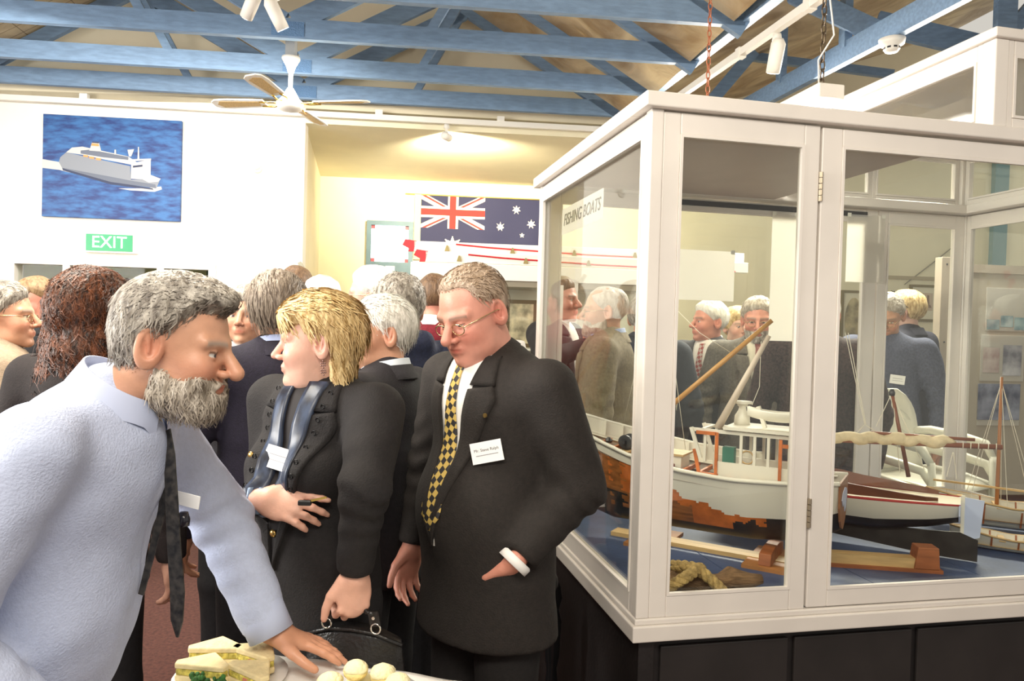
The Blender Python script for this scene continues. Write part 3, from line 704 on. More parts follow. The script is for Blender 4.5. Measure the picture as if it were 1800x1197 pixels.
# 1: the fishing boat
b1, L1 = boat_frame((1.10, 2.415), (0.285, 2.90), ZF + 0.062, 'half-painted model fishing boat with orange and white hull and open wheelhouse')
bf = lerp_t([(0, .098), (.08, .112), (.2, .125), (.45, .135), (.62, .127), (.75, .105), (.86, .07), (.94, .035), (1, .004)])
kf = lerp_t([(0, .085), (.06, .05), (.15, .022), (.3, .004), (.85, .0), (.93, .02), (.97, .06), (1, .12)])
hf = lerp_t([(0, .250), (.15, .235), (.35, .226), (.55, .236), (.75, .265), (.9, .30), (1, .33)])
def pk(s, u, side):
    wv_ = 0.030 * math.sin(s * 46) + 0.018 * math.sin(s * 113 + 1) + 0.01 * math.sin(u * 60)
    if u > 0.84: return 0
    edge = 0.70 - 1.05 * max(0, 0.62 - s) + wv_            # ragged lower edge of the white paint, falling towards the stern
    if s < 0.66 and u > max(0.42, edge): return 0
    if s > 0.80 + wv_: return 3 if u > 0.42 else 2
    if u < 0.17 + 0.10 * max(0, s - 0.5): return 2
    if s < 0.26 + wv_: return 2
    if s < 0.38 + wv_ and u < 0.30 + wv_: return 2
    return 1 if (u > 0.46 + wv_ or s < 0.50) and not (0.40 < u < 0.425) else 3
hull(b1, 'hull', L1, bf, kf, hf, 0.48, [mw, mo, mk, mv], pk, 110, 34, 0.03)
tr_ = [(-0.002, y, z) for y, z in [(-.098, .250), (-.093, .17), (-.07, .125), (-.035, .098), (0, .085), (.035, .098), (.07, .125), (.093, .17), (.098, .250)]]
MB().prism(tr_, (0.006, 0, 0)).build('transom', mat('transom_brown', (0.30, 0.13, 0.06), 0.5), b1)
MB().prism([(-0.004, y, z) for y, z in [(-.07, .20), (-.05, .215), (-.01, .222), (.04, .21), (.06, .19), (.03, .165), (.01, .175), (-.02, .14), (-.05, .15)]], (0.003, 0, 0)).build('transom_patch', mblue, b1)
for sd in (1, -1):
    MB().tube(sheer(L1, bf, hf, sd, 0, 1, 0, 0.002, rake=0.03), 0.0075, 8).build('gunwale', mw, b1, True)
MB().grid([[Vector((s * L1 + 0.02, t * bf(s) * 0.93, hf(s) - 0.035)) for t in (-1, -.5, 0, .5, 1)] for s in [0.02 + 0.94 * i / 20 for i in range(21)]]).build('hold', mat('hold_brown', (0.13, 0.05, 0.025), 0.6), b1)
for k in range(15):
    s = 0.08 + k * 0.058
    if 0.2 < s < 0.34: pass
    MB().bar((s * L1, -bf(s) * 0.95, hf(s) - 0.012), (s * L1, bf(s) * 0.95, hf(s) - 0.012), 0.010, 0.014).build('deck_beam', mo if k % 3 else mwood, b1)
for sd in (1, -1):
    rows = [sheer(L1, bf, hf, sd, 0.03, 0.97, -0.004, -0.006, rake=0.03), sheer(L1, bf, hf, sd, 0.03, 0.97, -0.004, -0.028, rake=0.03)]
    MB().grid(rows).build('covering_board', mw, b1)
# white bulwark on the far side
sd = -1
rows = [sheer(L1, bf, hf, sd, 0.30, 0.98, 0.0, 0, rake=0.03), sheer(L1, bf, hf, sd, 0.30, 0.98, 0.055, 0.006, rake=0.03)]
o = MB().grid(rows).build('bulwark', mw, b1); sm_ = o.modifiers.new('t', 'SOLIDIFY'); sm_.thickness = 0.004
MB().tube(sheer(L1, bf, hf, sd, 0.30, 0.98, 0.057, 0.006, rake=0.03), 0.006, 6).build('cap_rail', mw, b1, True)
for k in range(10):
    s = 0.33 + k * 0.065; MB().bar((s * L1, sd * (bf(s) - 0.006), hf(s)), (s * L1, sd * (bf(s) - 0.003), hf(s) + 0.055), 0.008, 0.008, up=(1, 0, 0)).build('stanchion', mw, b1)
MB().box((0.76 * L1, -0.06, hf(.8) - 0.03), (0.93 * L1, 0.035, hf(.8) - 0.012)).build('foredeck', mwood, b1)
wn = MB()
for yy in (-0.03, 0.02): wn.lathe([(0.012, -0.008), (0.026, -0.006), (0.026, 0.006), (0.012, 0.008)], 14, 0, Matrix.Translation((0.80 * L1, yy, hf(.8) + 0.02)) @ Matrix.Rotation(R(90), 4, 'X'))
wn.bar((0.80 * L1, -0.05, hf(.8) + 0.02), (0.80 * L1, 0.04, hf(.8) + 0.02), 0.012, 0.012); wn.box((0.79 * L1, -0.02, hf(.8) - 0.02), (0.815 * L1, 0.012, hf(.8) + 0.03)); wn.build('winch', mgrey, b1)
MB().lathe([(0.012, 0), (0.016, 0.008), (0.006, 0.02)], 10, 0, Matrix.Translation((0.88 * L1, 0.0, hf(.88) - 0.012))).build('mooring_bitt', mgrey, b1)
ar = [Vector((0.72 * L1, 0.05 * math.cos(t), hf(.7) - 0.02 + 0.055 * math.sin(t))) for t in [math.pi * i / 12 for i in range(13)]]
MB().tube(ar, 0.008, 8).build('arch_frame', mo, b1, True)
hb = MB(); hb.box((0.56 * L1, -0.05, hf(.55) - 0.02), (0.64 * L1, 0.05, hf(.55) + 0.035)); hb.build('hatch', mw, b1, bevel=0.002)
MB().box((0.55 * L1, -0.058, hf(.55) + 0.035), (0.65 * L1, 0.058, hf(.55) + 0.042)).build('hatch_rim', mwood, b1)
MB().box((0.58 * L1, 0.06, hf(.55) - 0.015), (0.63 * L1, 0.095, hf(.55) + 0.008)).build('deck_box', mat('box_maroon', (0.25, 0.05, 0.04), 0.5), b1)
# wheelhouse
wx0, wx1, wy, wz = 0.16 * L1, 0.475 * L1, 0.078, hf(.3) - 0.01
B = MB(); B.box((wx0, wy - 0.005, wz), (wx1 - 0.05, wy, wz + 0.055)); B.box((wx0, -wy, wz), (wx1, -wy + 0.005, wz + 0.055)); B.box((wx0, -wy, wz), (wx0 + 0.005, wy, wz + 0.06)); B.build('house_side', mw, b1)
B = MB(); B.box((wx1 - 0.06, wy - 0.006, wz - 0.01), (wx1 + 0.012, wy + 0.002, wz + 0.012)); B.bar((wx1 + 0.006, wy - 0.002, wz), (wx1 + 0.026, wy - 0.002, wz + 0.09), 0.012, 0.006, up=(0, 1, 0)); B.bar((wx1 - 0.052, wy - 0.002, wz), (wx1 - 0.052, wy - 0.002, wz + 0.155), 0.010, 0.012, up=(0, 1, 0))
B.bar((wx1 + 0.02, wy, wz + 0.15), (wx1 - 0.05, wy, wz + 0.15), 0.008, 0.012); B.bar((wx0 + 0.03, wy, wz + 0.13), (wx0 - 0.02, wy, wz + 0.13), 0.008, 0.012); B.bar((wx0 + 0.035, wy, wz), (wx0 + 0.035, wy, wz + 0.15), 0.01, 0.012, up=(0, 1, 0)); B.build('orange_framing', mo, b1)
B = MB()
for xx in (wx0 + 0.008, wx0 + 0.075, wx0 + 0.12, wx0 + 0.165, wx1 - 0.01):
    for yy in (wy - 0.006, -wy + 0.006): B.bar((xx, yy, wz + 0.05), (xx, yy, wz + 0.16), 0.009, 0.009, up=(0, 1, 0))
B.bar((wx1 + 0.004, wy - 0.003, wz + 0.06), (wx1 + 0.04, wy - 0.003, wz + 0.165), 0.012, 0.01, up=(0, 1, 0)); B.bar((wx1 + 0.004, -wy, wz + 0.06), (wx1 + 0.04, -wy, wz + 0.165), 0.012, 0.01, up=(0, 1, 0))
for yy in (wy - 0.006, -wy + 0.006): B.bar((wx0, yy, wz + 0.158), (wx1 + 0.035, yy, wz + 0.158), 0.010, 0.012)
for xx in (wx0 + 0.01, wx0 + 0.1, wx0 + 0.17, wx1): B.bar((xx, -wy, wz + 0.160), (xx, wy, wz + 0.160), 0.012, 0.008)
B.build('house_framing', mw, b1)
o = MB().box((wx0 - 0.03, -wy - 0.012, wz + 0.168), (wx1 - 0.075, wy + 0.012, wz + 0.178)).build('house_roof', mw, b1)
MB().lathe([(0.028, 0), (0.026, 0.03), (0.014, 0.05), (0.012, 0.062), (0.018, 0.066), (0.018, 0.072), (0.033, 0.074), (0.033, 0.082)], 18, 0, Matrix.Translation((wx1 - 0.11, -0.03, wz + 0.178))).build('funnel', mw, b1, True)
MB().box((wx1 - 0.10, 0.0, wz + 0.04), (wx1 - 0.06, 0.03, wz + 0.10)).build('wheel_box', mat('green_box', (0.05, 0.22, 0.16), 0.5), b1)
MB().tube([(wx1 - 0.15 + 0.022 * math.cos(t), 0.05, wz + 0.075 + 0.022 * math.sin(t)) for t in [2 * math.pi * i / 14 for i in range(14)]], 0.003, 5, 0, True).build('steering_wheel', mwood, b1, True)
# ship's dinghy on the roof
e2 = MB(); Ld = 0.19
dbf = lambda s: 0.034 * (1 - abs(2 * s - 0.9) ** 2.2 * 0.75) if s < 0.95 else 0.012
rows = []
for i in range(13):
    s = i / 12; rows.append([Vector((s * Ld, t * max(0.003, dbf(s)), 0.005 + 0.034 * abs(t) ** 2 + 0.012 * (2 * s - 0.9) ** 2)) for t in (-1, -.7, -.35, 0, .35, .7, 1)])
o = e2.grid(rows).build('ship_dinghy', mw, b1, True); o.location = (wx0 - 0.03, 0.015, wz + 0.195); sm_ = o.modifiers.new('t', 'SOLIDIFY'); sm_.thickness = 0.003
MB().bar((wx0 + 0.1, 0.015, wz + 0.178), (wx0 + 0.125, 0.015, wz + 0.25), 0.012, 0.02, up=(0, 1, 0)).build('davit', mw, b1)
b1i = (Matrix.Translation(b1.location) @ Matrix.Rotation(b1.rotation_euler.z, 4, 'Z')).inverted()
P = lambda px, py, Y: b1i @ at(px, py, Y)
MB().tube([P(1150, 738, 2.72), P(1357, 563, 2.60)], [0.010, 0.0085], 10).build('boom', mat('boom_wood', (0.50, 0.26, 0.08), 0.4, var=0.15, vs=10), b1, True)
MB().tube([P(1262, 752, 2.60), P(1352, 590, 2.56)], [0.014, 0.008], 10).build('derrick', mat('derrick_pale', (0.62, 0.52, 0.42), 0.4), b1, True)
line_m = mat('rig_line', (0.75, 0.70, 0.58), 0.7)
for pa_, pb_, pc_ in (((1166, 545, 2.7), (1185, 640, 2.68), (1205, 790, 2.65)), ((1338, 600, 2.6), (1335, 680, 2.58), (1322, 712, 2.56)), ((1180, 535, 2.75), (1230, 585, 2.7), (1285, 620, 2.65)), ((1096, 742, 2.85), (1120, 640, 2.8), (1140, 560, 2.76))):
    MB().tube([P(*pa_), P(*pb_), P(*pc_)], 0.0012, 5).build('rigging_line', line_m, b1, True)
MB().lathe([(0.004, -0.014), (0.009, 0), (0.004, 0.014)], 8, 0, Matrix.Translation(P(1172, 540, 2.7)) @ Matrix.Rotation(0.9, 4, 'Y')).build('block', mgrey, b1, True)
# cradle for boat 1
cr = empty('boat_cradle', b1.location - Vector((0, 0, 0.062)), b1.rotation_euler.z, 'wooden cradle of two shaped chocks under the half-painted fishing boat', 'stand')
MB().box((0.14, -0.035, 0), (0.80, 0.035, 0.015)).build('base_plank', mwood, cr)
for xx in (0.20, 0.62):
    MB().prism([(xx, -0.11, 0.012), (xx, 0.11, 0.012), (xx, 0.10, 0.05), (xx, 0.035, 0.060), (xx, -0.035, 0.060), (xx, -0.10, 0.05)], (0.04, 0, 0)).build('chock', mred, cr, bevel=0.002)
    MB().box((xx - 0.05, -0.13, 0), (xx + 0.09, 0.13, 0.012)).build('foot', mat('foot_wood', (0.42, 0.18, 0.06), 0.45, var=0.2), cr)

# 2: the sailing boat
b2, L2 = boat_frame((1.60, 2.60), (0.86, 3.06), ZF + 0.02, 'white model sailing boat with red stripe, brown coaming and furled cream sail')
bf2 = lerp_t([(0, .085), (.2, .115), (.45, .13), (.7, .10), (.88, .05), (1, .004)]); kf2 = lerp_t([(0, .115), (.1, .085), (.3, .05), (.8, .05), (.95, .09), (1, .15)]); hf2 = lerp_t([(0, .190), (.4, .180), (.75, .20), (1, .235)])
hull(b2, 'hull', L2, bf2, kf2, hf2, 0.5, [mw, mk, mat('stripe_red', (0.40, 0.03, 0.03), 0.5)], lambda s, u, sd: 2 if u > 0.93 else (0 if u > 0.40 else 1), 26, 16, 0.02)
MB().prism([(0.0, y, z) for y, z in [(-.085, .19), (-.08, .15), (-.05, .122), (0, .115), (.05, .122), (.08, .15), (.085, .19)]], (0.005, 0, 0)).build('transom', mblue, b2)
MB().box((-0.012, -0.004, 0.03), (-0.001, 0.004, 0.21)).build('stern_post', mw, b2)
MB().prism([(-0.012, -0.003, 0.05), (-0.06, -0.003, 0.07), (-0.07, -0.003, 0.20), (-0.012, -0.003, 0.205)], (0, 0.006, 0)).build('rudder', mblue, b2)
MB().prism([(0.0, -0.005, 0.08), (-0.055, -0.005, 0.06), (-0.055, -0.005, -0.015), (0.10, -0.005, -0.015), (0.6, -0.005, 0.02), (0.62, -0.005, 0.055), (0.1, -0.005, 0.07)], (0, 0.010, 0)).build('keel', mk, b2)
MB().grid([[Vector((s * L2, t * bf2(s) * 0.97, hf2(s) - 0.002 + 0.006 * (1 - t * t))) for t in (-1, -.6, -.3, 0, .3, .6, 1)] for s in [i / 20 * 0.99 for i in range(21)]]).build('deck', mat('deck_cream', (0.68, 0.60, 0.42), 0.5), b2)
for sd in (1, -1):
    pts0 = [Vector((s * L2, sd * (bf2(s) - 0.022) * (1 if s > .12 else s / .12 * .7 + .3), hf2(s) + 0.004)) for s in [0.08 + i * 0.042 for i in range(17)]]
    pts1 = [p_ + Vector((0, sd * 0.008, 0.012 + 0.034 * min(1, i / 9))) for i, p_ in enumerate(pts0)]
    o = MB().grid([pts0, pts1]).build('coaming', mat('coaming_brown', (0.16, 0.06, 0.035), 0.4, var=0.2), b2); sm_ = o.modifiers.new('t', 'SOLIDIFY'); sm_.thickness = 0.004
b2i = (Matrix.Translation(b2.location) @ Matrix.Rotation(b2.rotation_euler.z, 4, 'Z')).inverted()
P2 = lambda px, py, Y: b2i @ at(px, py, Y)
spar_m = mat('spar_brown', (0.24, 0.08, 0.04), 0.4, var=0.2)
A_, B_2 = P2(1440, 772, 2.86), P2(1762, 786, 2.62)
MB().tube([A_, B_2], 0.0095, 10).build('boom', spar_m, b2, True)
cl = mat('sail_cream', (0.70, 0.58, 0.38), 0.8, var=0.1, vs=30, bump=0.4, bs=60)
random.seed(4); pts, rr = [], []
for i in range(40):
    t = i / 39 * 0.76; pts.append(A_.lerp(B_2, t) + Vector((0, 0.004 * math.sin(i * 1.7), 0.012 + 0.005 * math.sin(i * 0.9)))); rr.append((0.021 + 0.0025 * math.sin(i * 0.6) + random.uniform(-.001, .001)) * (1 if i < 36 else (40 - i) / 4.5))
MB().tube(pts, rr, 12).build('furled_sail', cl, b2, True)
MB().tube([A_.lerp(B_2, 0.3) + Vector((0, 0, 0.034)), A_.lerp(B_2, 0.86) + Vector((0, 0, 0.022))], 0.006, 8).build('gaff', spar_m, b2, True)
for t in (0.80, 0.84, 0.88, 0.93, 0.97): MB().tube([A_.lerp(B_2, t) + Vector((0, 0.011 * math.cos(w_), 0.011 * math.sin(w_))) for w_ in [k * math.pi / 5 for k in range(10)]], 0.0016, 5, 0, True).build('lashing', line_m, b2, True)
MB().tube([P2(1568, 690, 2.88), P2(1597, 838, 2.86)], [0.006, 0.008], 10).build('mast', spar_m, b2, True)
MB().lathe([(0.010, -0.012), (0.012, 0.0), (0.006, 0.014)], 8, 0, Matrix.Translation(P2(1568, 690, 2.88))).build('mast_cap', mgrey, b2, True)
for pa_, pb_ in (((1568, 690, 2.88), (1540, 750, 2.86)), ((1570, 695, 2.88), (1600, 765, 2.82)), ((1570, 695, 2.88), (1625, 825, 2.80)), ((1570, 700, 2.88), (1582, 832, 2.84)), ((1486, 585, 2.9), (1520, 745, 2.86)), ((1491, 585, 2.9), (1522, 745, 2.86)), ((1520, 746, 2.86), (1500, 768, 2.84)), ((1520, 746, 2.86), (1545, 762, 2.84)), ((1675, 795, 2.68), (1664, 838, 2.66)), ((1676, 795, 2.68), (1682, 842, 2.66))):
    MB().tube([P2(*pa_), P2(*pb_)], 0.0014, 5).build('rigging_line', line_m, b2)
cr2 = empty('boat_cradle', MC @ Vector((1.12, 0.24, ZF)), math.atan2(AD.y, AD.x) - 0.35, 'reddish wooden end block on a pale plank beside the sailing boat', 'stand')
MB().box((-0.34, -0.03, 0), (0.06, 0.03, 0.012)).build('base_plank', mred, cr2); MB().box((-0.33, -0.022, 0.012), (-0.02, 0.022, 0.045)).build('plank', mwood, cr2)
MB().prism([(-0.03, -0.03, 0.012), (0.05, -0.03, 0.012), (0.045, -0.03, 0.085), (-0.02, -0.03, 0.085)], (0, 0.06, 0)).build('end_block', mred, cr2, bevel=0.003)

# 3: skeleton boat with tall mast, 4: small open dinghy
def small_boat(stern, bow, z, label, beam, depth, inner, mast=None):
    e, L = boat_frame(stern, bow, z, label)
    b_ = lerp_t([(0, beam * .3), (.3, beam * .48), (.6, beam * .46), (.85, beam * .25), (1, .003)]); k_ = lerp_t([(0, depth * .25), (.2, .0), (.8, .0), (1, depth * .5)]); h_ = lerp_t([(0, depth), (.4, depth * .88), (1, depth * 1.25)])
    hull(e, 'hull', L, b_, k_, h_, 0.5, [mat('dinghy_white', (0.72, 0.68, 0.58), 0.45)], lambda s, u, sd: 0, 18, 8)
    for sd in (1, -1): MB().tube(sheer(L, b_, h_, sd, 0, 1), 0.004, 6).build('gunwale', mwood, e, True)
    MB().grid([[Vector((s * L, t * b_(s) * 0.8, k_(s) + 0.35 * depth)) for t in (-1, 0, 1)] for s in [0.03 + i * 0.09 for i in range(11)]]).build('bottom_boards', inner, e)
    MB().prism([(0, -b_(0), depth), (0, -b_(0) * .8, depth * .4), (0, b_(0) * .8, depth * .4), (0, b_(0), depth)], (0.004, 0, 0)).build('transom', mw, e)
    for s in (0.25, 0.5, 0.75): MB().bar((s * L, -b_(s) * .95, h_(s) - 0.01), (s * L, b_(s) * .95, h_(s) - 0.01), 0.02, 0.005).build('thwart', mwood, e)
    for s in (0.15, 0.35, 0.6, 0.85):
        for sd in (1, -1): MB().bar((s * L, sd * b_(s) * .6, k_(s) + .02), (s * L, sd * b_(s) * .95, h_(s)), 0.006, 0.006, up=(1, 0, 0)).build('rib', mred, e)
    if mast:
        MB().tube([(0.5 * L, 0, 0.02), (0.5 * L, 0, mast)], [0.008, 0.0055], 10).build('mast', mat('mast_orange', (0.42, 0.17, 0.06), 0.4), e, True)
        for sd in (1, -1):
            for s in (0.25, 0.45, 0.7): MB().tube([(0.5 * L, 0, mast - 0.02), (s * L, sd * b_(s), h_(s))], 0.0012, 5).build('rigging_line', line_m, e)
        MB().bar((0.1 * L, 0.02, depth + .05), (0.95 * L, -0.01, depth + .06), 0.008, 0.008).build('spar', mwood, e)
    return e
p3 = at(1752, 850, 3.02)
small_boat((p3.x + 0.24, p3.y - 0.10), (p3.x - 0.22, p3.y + 0.12), ZF + 0.01, 'small brown-ribbed model boat with a tall orange mast', 0.17, 0.11, mat('inner_brown', (0.22, 0.12, 0.05), 0.6), 0.62)
p4 = at(1765, 920, 2.74)
small_boat((p4.x + 0.13, p4.y - 0.09), (p4.x - 0.16, p4.y + 0.07), ZF, 'tiny white open model dinghy with bare wooden ribs', 0.11, 0.06, mwood)

# rope, driftwood, card in the near corner
dw_ = empty('driftwood', MC @ Vector((0.30, 0.135, ZF)), math.atan2(AD.y, AD.x), 'weathered brown piece of driftwood behind the corner glass', 'driftwood')
random.seed(7)
MB().tube([(-0.16 + 0.032 * i, 0.01 * math.sin(i * 1.1), 0.036 + 0.006 * math.sin(i * 2.1)) for i in range(11)], [(0.030 + 0.008 * math.sin(i * 1.9)) * (0.45 if i in (0, 10) else 1) for i in range(11)], 12).build('log', mat('driftwood_m', (0.24, 0.14, 0.07), 0.85, var=0.35, vs=10, bump=0.8, bs=30, stretch=(1, 7, 7)), dw_, True)
rp_ = empty('rope_knot', MC @ Vector((0.18, 0.10, ZF)), math.atan2(AD.y, AD.x), 'thick tan twisted rope knotted around the driftwood', 'rope')
def twisted(path, R0, r, turns, e):
    path = [Vector(p_) for p_ in path]; n = 90
    def pos(t):
        f_ = t * (len(path) - 1); i = min(int(f_), len(path) - 2); u = f_ - i
        p0, p1, p2, p3 = path[max(i - 1, 0)], path[i], path[i + 1], path[min(i + 2, len(path) - 1)]
        return 0.5 * ((2 * p1) + (p2 - p0) * u + (2 * p0 - 5 * p1 + 4 * p2 - p3) * u * u + (3 * p1 - p0 - 3 * p2 + p3) * u ** 3)
    rm = mat('rope_tan', (0.42, 0.29, 0.11), 0.85, var=0.3, vs=60, bump=0.6, bs=150)
    for k in range(3):
        pts = []
        for i in range(n):
            t = i / (n - 1); p_ = pos(t); d = (pos(min(1, t + .01)) - pos(max(0, t - .01))).normalized()
            a = d.cross(Vector((0, 0.3, 1))).normalized(); b = d.cross(a); w_ = t * turns * 2 * math.pi + k * 2.094
            pts.append(p_ + (a * math.cos(w_) + b * math.sin(w_)) * R0)
        MB().tube(pts, r, 8).build('strand', rm, e, True)
twisted([(-0.09, 0.06, 0.016), (-0.06, 0.0, 0.03), (0.0, -0.03, 0.075), (0.06, 0.0, 0.09), (0.085, 0.05, 0.06), (0.03, 0.07, 0.05), (-0.05, 0.03, 0.06), (-0.075, -0.03, 0.02)], 0.0085, 0.0095, 9, rp_)
twisted([(0.0, 0.05, 0.085), (0.05, 0.0, 0.09), (0.10, -0.045, 0.05), (0.125, -0.06, 0.014), (0.14, -0.065, 0.013)], 0.0085, 0.0095, 5, rp_)
tag(MB().box((0.16, 0.045, ZF), (0.20, 0.075, ZF + 0.002), 0, MC).build('place_card', paper), 'small white card lying by the rope', 'card')

# black turned post by the case
tp = at(979, 1005, 2.5)
t_ = empty('turned_post', (tp.x - 0.01, tp.y, 0), 0, 'glossy black turned post standing beside the display case', 'post')
MB().lathe([(0.05, 0), (0.05, 0.03), (0.02, 0.06), (0.028, 0.14), (0.018, 0.2), (0.03, 0.34), (0.018, 0.46), (0.026, 0.5), (0.03, 0.62), (0.02, 0.66), (0.03, 0.70), (0.024, 0.74), (0.008, 0.78)], 16).build('shaft', mat('gloss_black', (0.012, 0.012, 0.013), 0.12), t_, True)

# ------------------------------------------------------------------ cabinet, oars, board, chairs
ca = at(722, 460, 5.15); cb = at(1165, 470, 5.22)
cw = (cb - ca).dot(UL); ctop = ca.z
cab = empty('glass_cabinet', (ca.x, ca.y, 0), math.atan2(UL.y, UL.x), 'tall white glass-fronted cabinet under the oars', 'cabinet')
B = MB(); B.box((0, 0, ctop - 0.11), (cw, 0.5, ctop)); B.box((0, 0, 0), (cw, 0.5, 0.5))
for xx in (0, cw * 0.31, cw * 0.62, cw - 0.09): B.box((xx, 0, 0.5), (xx + 0.09, 0.06, ctop - 0.11))
B.box((0, 0.44, 0.5), (0.05, 0.5, ctop - 0.11)); B.box((cw - 0.05, 0.44, 0.5), (cw, 0.5, ctop - 0.11)); B.build('body', white_paint, cab, bevel=0.004)
MB().box((0.05, 0.46, 0.5), (cw - 0.05, 0.48, ctop - 0.11)).build('back_panel', mat('cabinet_back', (0.78, 0.74, 0.62), 0.7), cab)
MB().box((0.09, 0.02, ctop - 0.15), (cw - 0.09, 0.44, ctop - 0.11)).build('dark_strip', mat('dark_strip', (0.30, 0.27, 0.20), 0.7), cab)  # plain dark strip below the cabinet top
for zz_ in (1.0, 1.45): MB().box((0.05, 0.05, zz_), (cw - 0.05, 0.45, zz_ + 0.012)).build('shelf', white_paint, cab)
for xa, xb in ((0.09, cw * 0.31), (cw * 0.31 + 0.09, cw * 0.62), (cw * 0.62 + 0.09, cw - 0.09)): MB().box((xa, 0.02, 0.5), (xb, 0.026, ctop - 0.15)).build('pane', glass_mat(), cab)
cfm = empty('framed_photo', cab.location + UL * (cw * 0.40) + NL * 0.38 + ZV * 1.462, math.atan2(UL.y, UL.x), 'small dark framed photo standing inside the white cabinet', 'picture')
MB().box((0, 0, 0), (0.24, 0.02, 0.36)).build('frame', mat('dark_frame', (0.16, 0.11, 0.06), 0.4), cfm); MB().box((0.03, -0.002, 0.03), (0.21, 0, 0.33)).build('print', mat('photo_tan', (0.60, 0.52, 0.36), 0.5, var=0.5, vs=12), cfm)
orr = mat('oar_red', (0.62, 0.02, 0.03), 0.45)
for i, (py, yo, lb) in enumerate(((433, 0.12, 'upper white oar with a red blade lying above the cabinet'), (452, 0.02, 'lower white oar with a red blade lying on the cabinet top'))):
    oa = at(712 + i * 20, py + 6, 5.15 + yo); ow = 2.5 - i * 0.1
    e = empty('rowing_oar', (oa.x, oa.y, ctop + (0.005 if i else 0.085)), math.atan2(UL.y, UL.x), lb, 'oar', 'oars on the white cabinet')
    MB().box((0.06, 0, 0), (ow, 0.03, 0.075)).build('shaft', white_paint, e, bevel=0.004)
    MB().prism([(0.06, 0.0, 0.0), (0.02, 0, -0.0), (0.03, 0, 0.02), (-0.02, 0, 0.045), (0.0, 0, 0.085), (0.08, 0, 0.075)], (0, 0.03, 0)).build('blade', orr, e)
    MB().tube([(0.36, -0.004, 0.06), (0.6, -0.004, 0.045), (1.3, -0.004, 0.02), (ow - 0.1, -0.004, 0.008)], 0.006, 6).build('red_line', orr, e)
    for k in (0.28, 0.75, 1.2, 1.65, 2.1): MB().prism([(k, -0.012, 0.01), (k + 0.035, -0.012, 0.01), (k + 0.022, -0.012, 0.05), (k + 0.012, -0.012, 0.05)], (0, 0.011, 0)).build('clip', mat('clip_brass', (0.30, 0.24, 0.10), 0.4, 0.6), e)

bA = at(1651, 452, 5.25)
bo = empty('display_board', (bA.x, bA.y, 0), math.atan2(UL.y, UL.x) + 0.05, 'grey-brown free-standing display board with pinned photographs', 'board')
bm = mat('board_paint', (0.42, 0.36, 0.29), 0.6, var=0.05)
MB().box((0, -0.03, 0), (0.16, 0.04, bA.z)).build('post', bm, bo, bevel=0.004)
MB().box((1.5, -0.03, 0), (1.66, 0.04, bA.z)).build('post', bm, bo, bevel=0.004)
MB().box((0.16, -0.02, bA.z - 0.10), (1.5, 0.03, bA.z - 0.04)).build('top_rail', bm, bo)
MB().box((0.16, -0.005, 0.5), (1.5, 0.015, bA.z - 0.10)).build('panel', mat('board_panel', (0.47, 0.42, 0.34), 0.8, bump=0.1, bs=200), bo)
B = MB()
for zz_ in (bA.z - 0.05, bA.z - 0.6):
    for xx in (0.04, 0.10): B.lathe([(0.007, 0), (0.005, 0.004)], 8, 0, Matrix.Translation((xx, -0.03, zz_)) @ Matrix.Rotation(R(90), 4, 'X'))
B.build('screw', mgrey, bo)
MBo = Matrix.Translation(bo.location) @ Matrix.Rotation(bo.rotation_euler.z, 4, 'Z')
ph1, ph2, ph3 = mat('photo_blue', (0.08, 0.20, 0.25), 0.25, col2=(0.45, 0.60, 0.62), vs=9), mat('photo_grey', (0.16, 0.16, 0.20), 0.25, col2=(0.62, 0.62, 0.66), vs=8), mat('photo_harbour', (0.05, 0.06, 0.12), 0.2, col2=(0.35, 0.38, 0.50), vs=7)
def pinned(x0, x1, ztop, h, lb, parts):
    e = empty('pinned_photograph', MBo @ Vector((x0, -0.0085, ztop - h)), bo.rotation_euler.z, lb, 'photograph')
    MB().box((0, 0, 0), (x1 - x0, 0.003, h)).build('sheet', paper, e)
    for (a, b, c, d, m_) in parts: MB().box((a, -0.001, c), (b, 0.0, d)).build('print', m_, e)
zt = bA.z - 0.20
pinned(0.38, 0.72, zt, 0.31, 'pinned sheet with a row of blue photos at the top of the display board', [(0.01, 0.11, 0.01, 0.08, ph1), (0.12, 0.22, 0.03, 0.11, ph1), (0.23, 0.33, 0.01, 0.10, ph1)])
pinned(0.35, 0.70, zt - 0.34, 0.33, 'pinned white sheet with two grey photos in the middle of the board', [(0.02, 0.15, 0.06, 0.24, mat('photo_pink', (0.40, 0.28, 0.26), 0.3, col2=(0.7, 0.62, 0.58), vs=9)), (0.18, 0.33, 0.04, 0.26, ph2)])
pinned(0.34, 0.68, zt - 0.69, 0.30, 'dark harbour photograph pinned low on the display board', [(0.0, 0.34, 0.04, 0.30, ph3)])
pinned(0.80, 1.1, zt + 0.0, 0.34, 'pale sheet pinned at the right of the blue photos', [(0.05, 0.2, 0.05, 0.2, ph2)])
pinned(0.79, 1.1, zt - 0.36, 0.34, 'pale sheet pinned at the right of the grey photos', [(0.05, 0.25, 0.05, 0.25, ph1)])

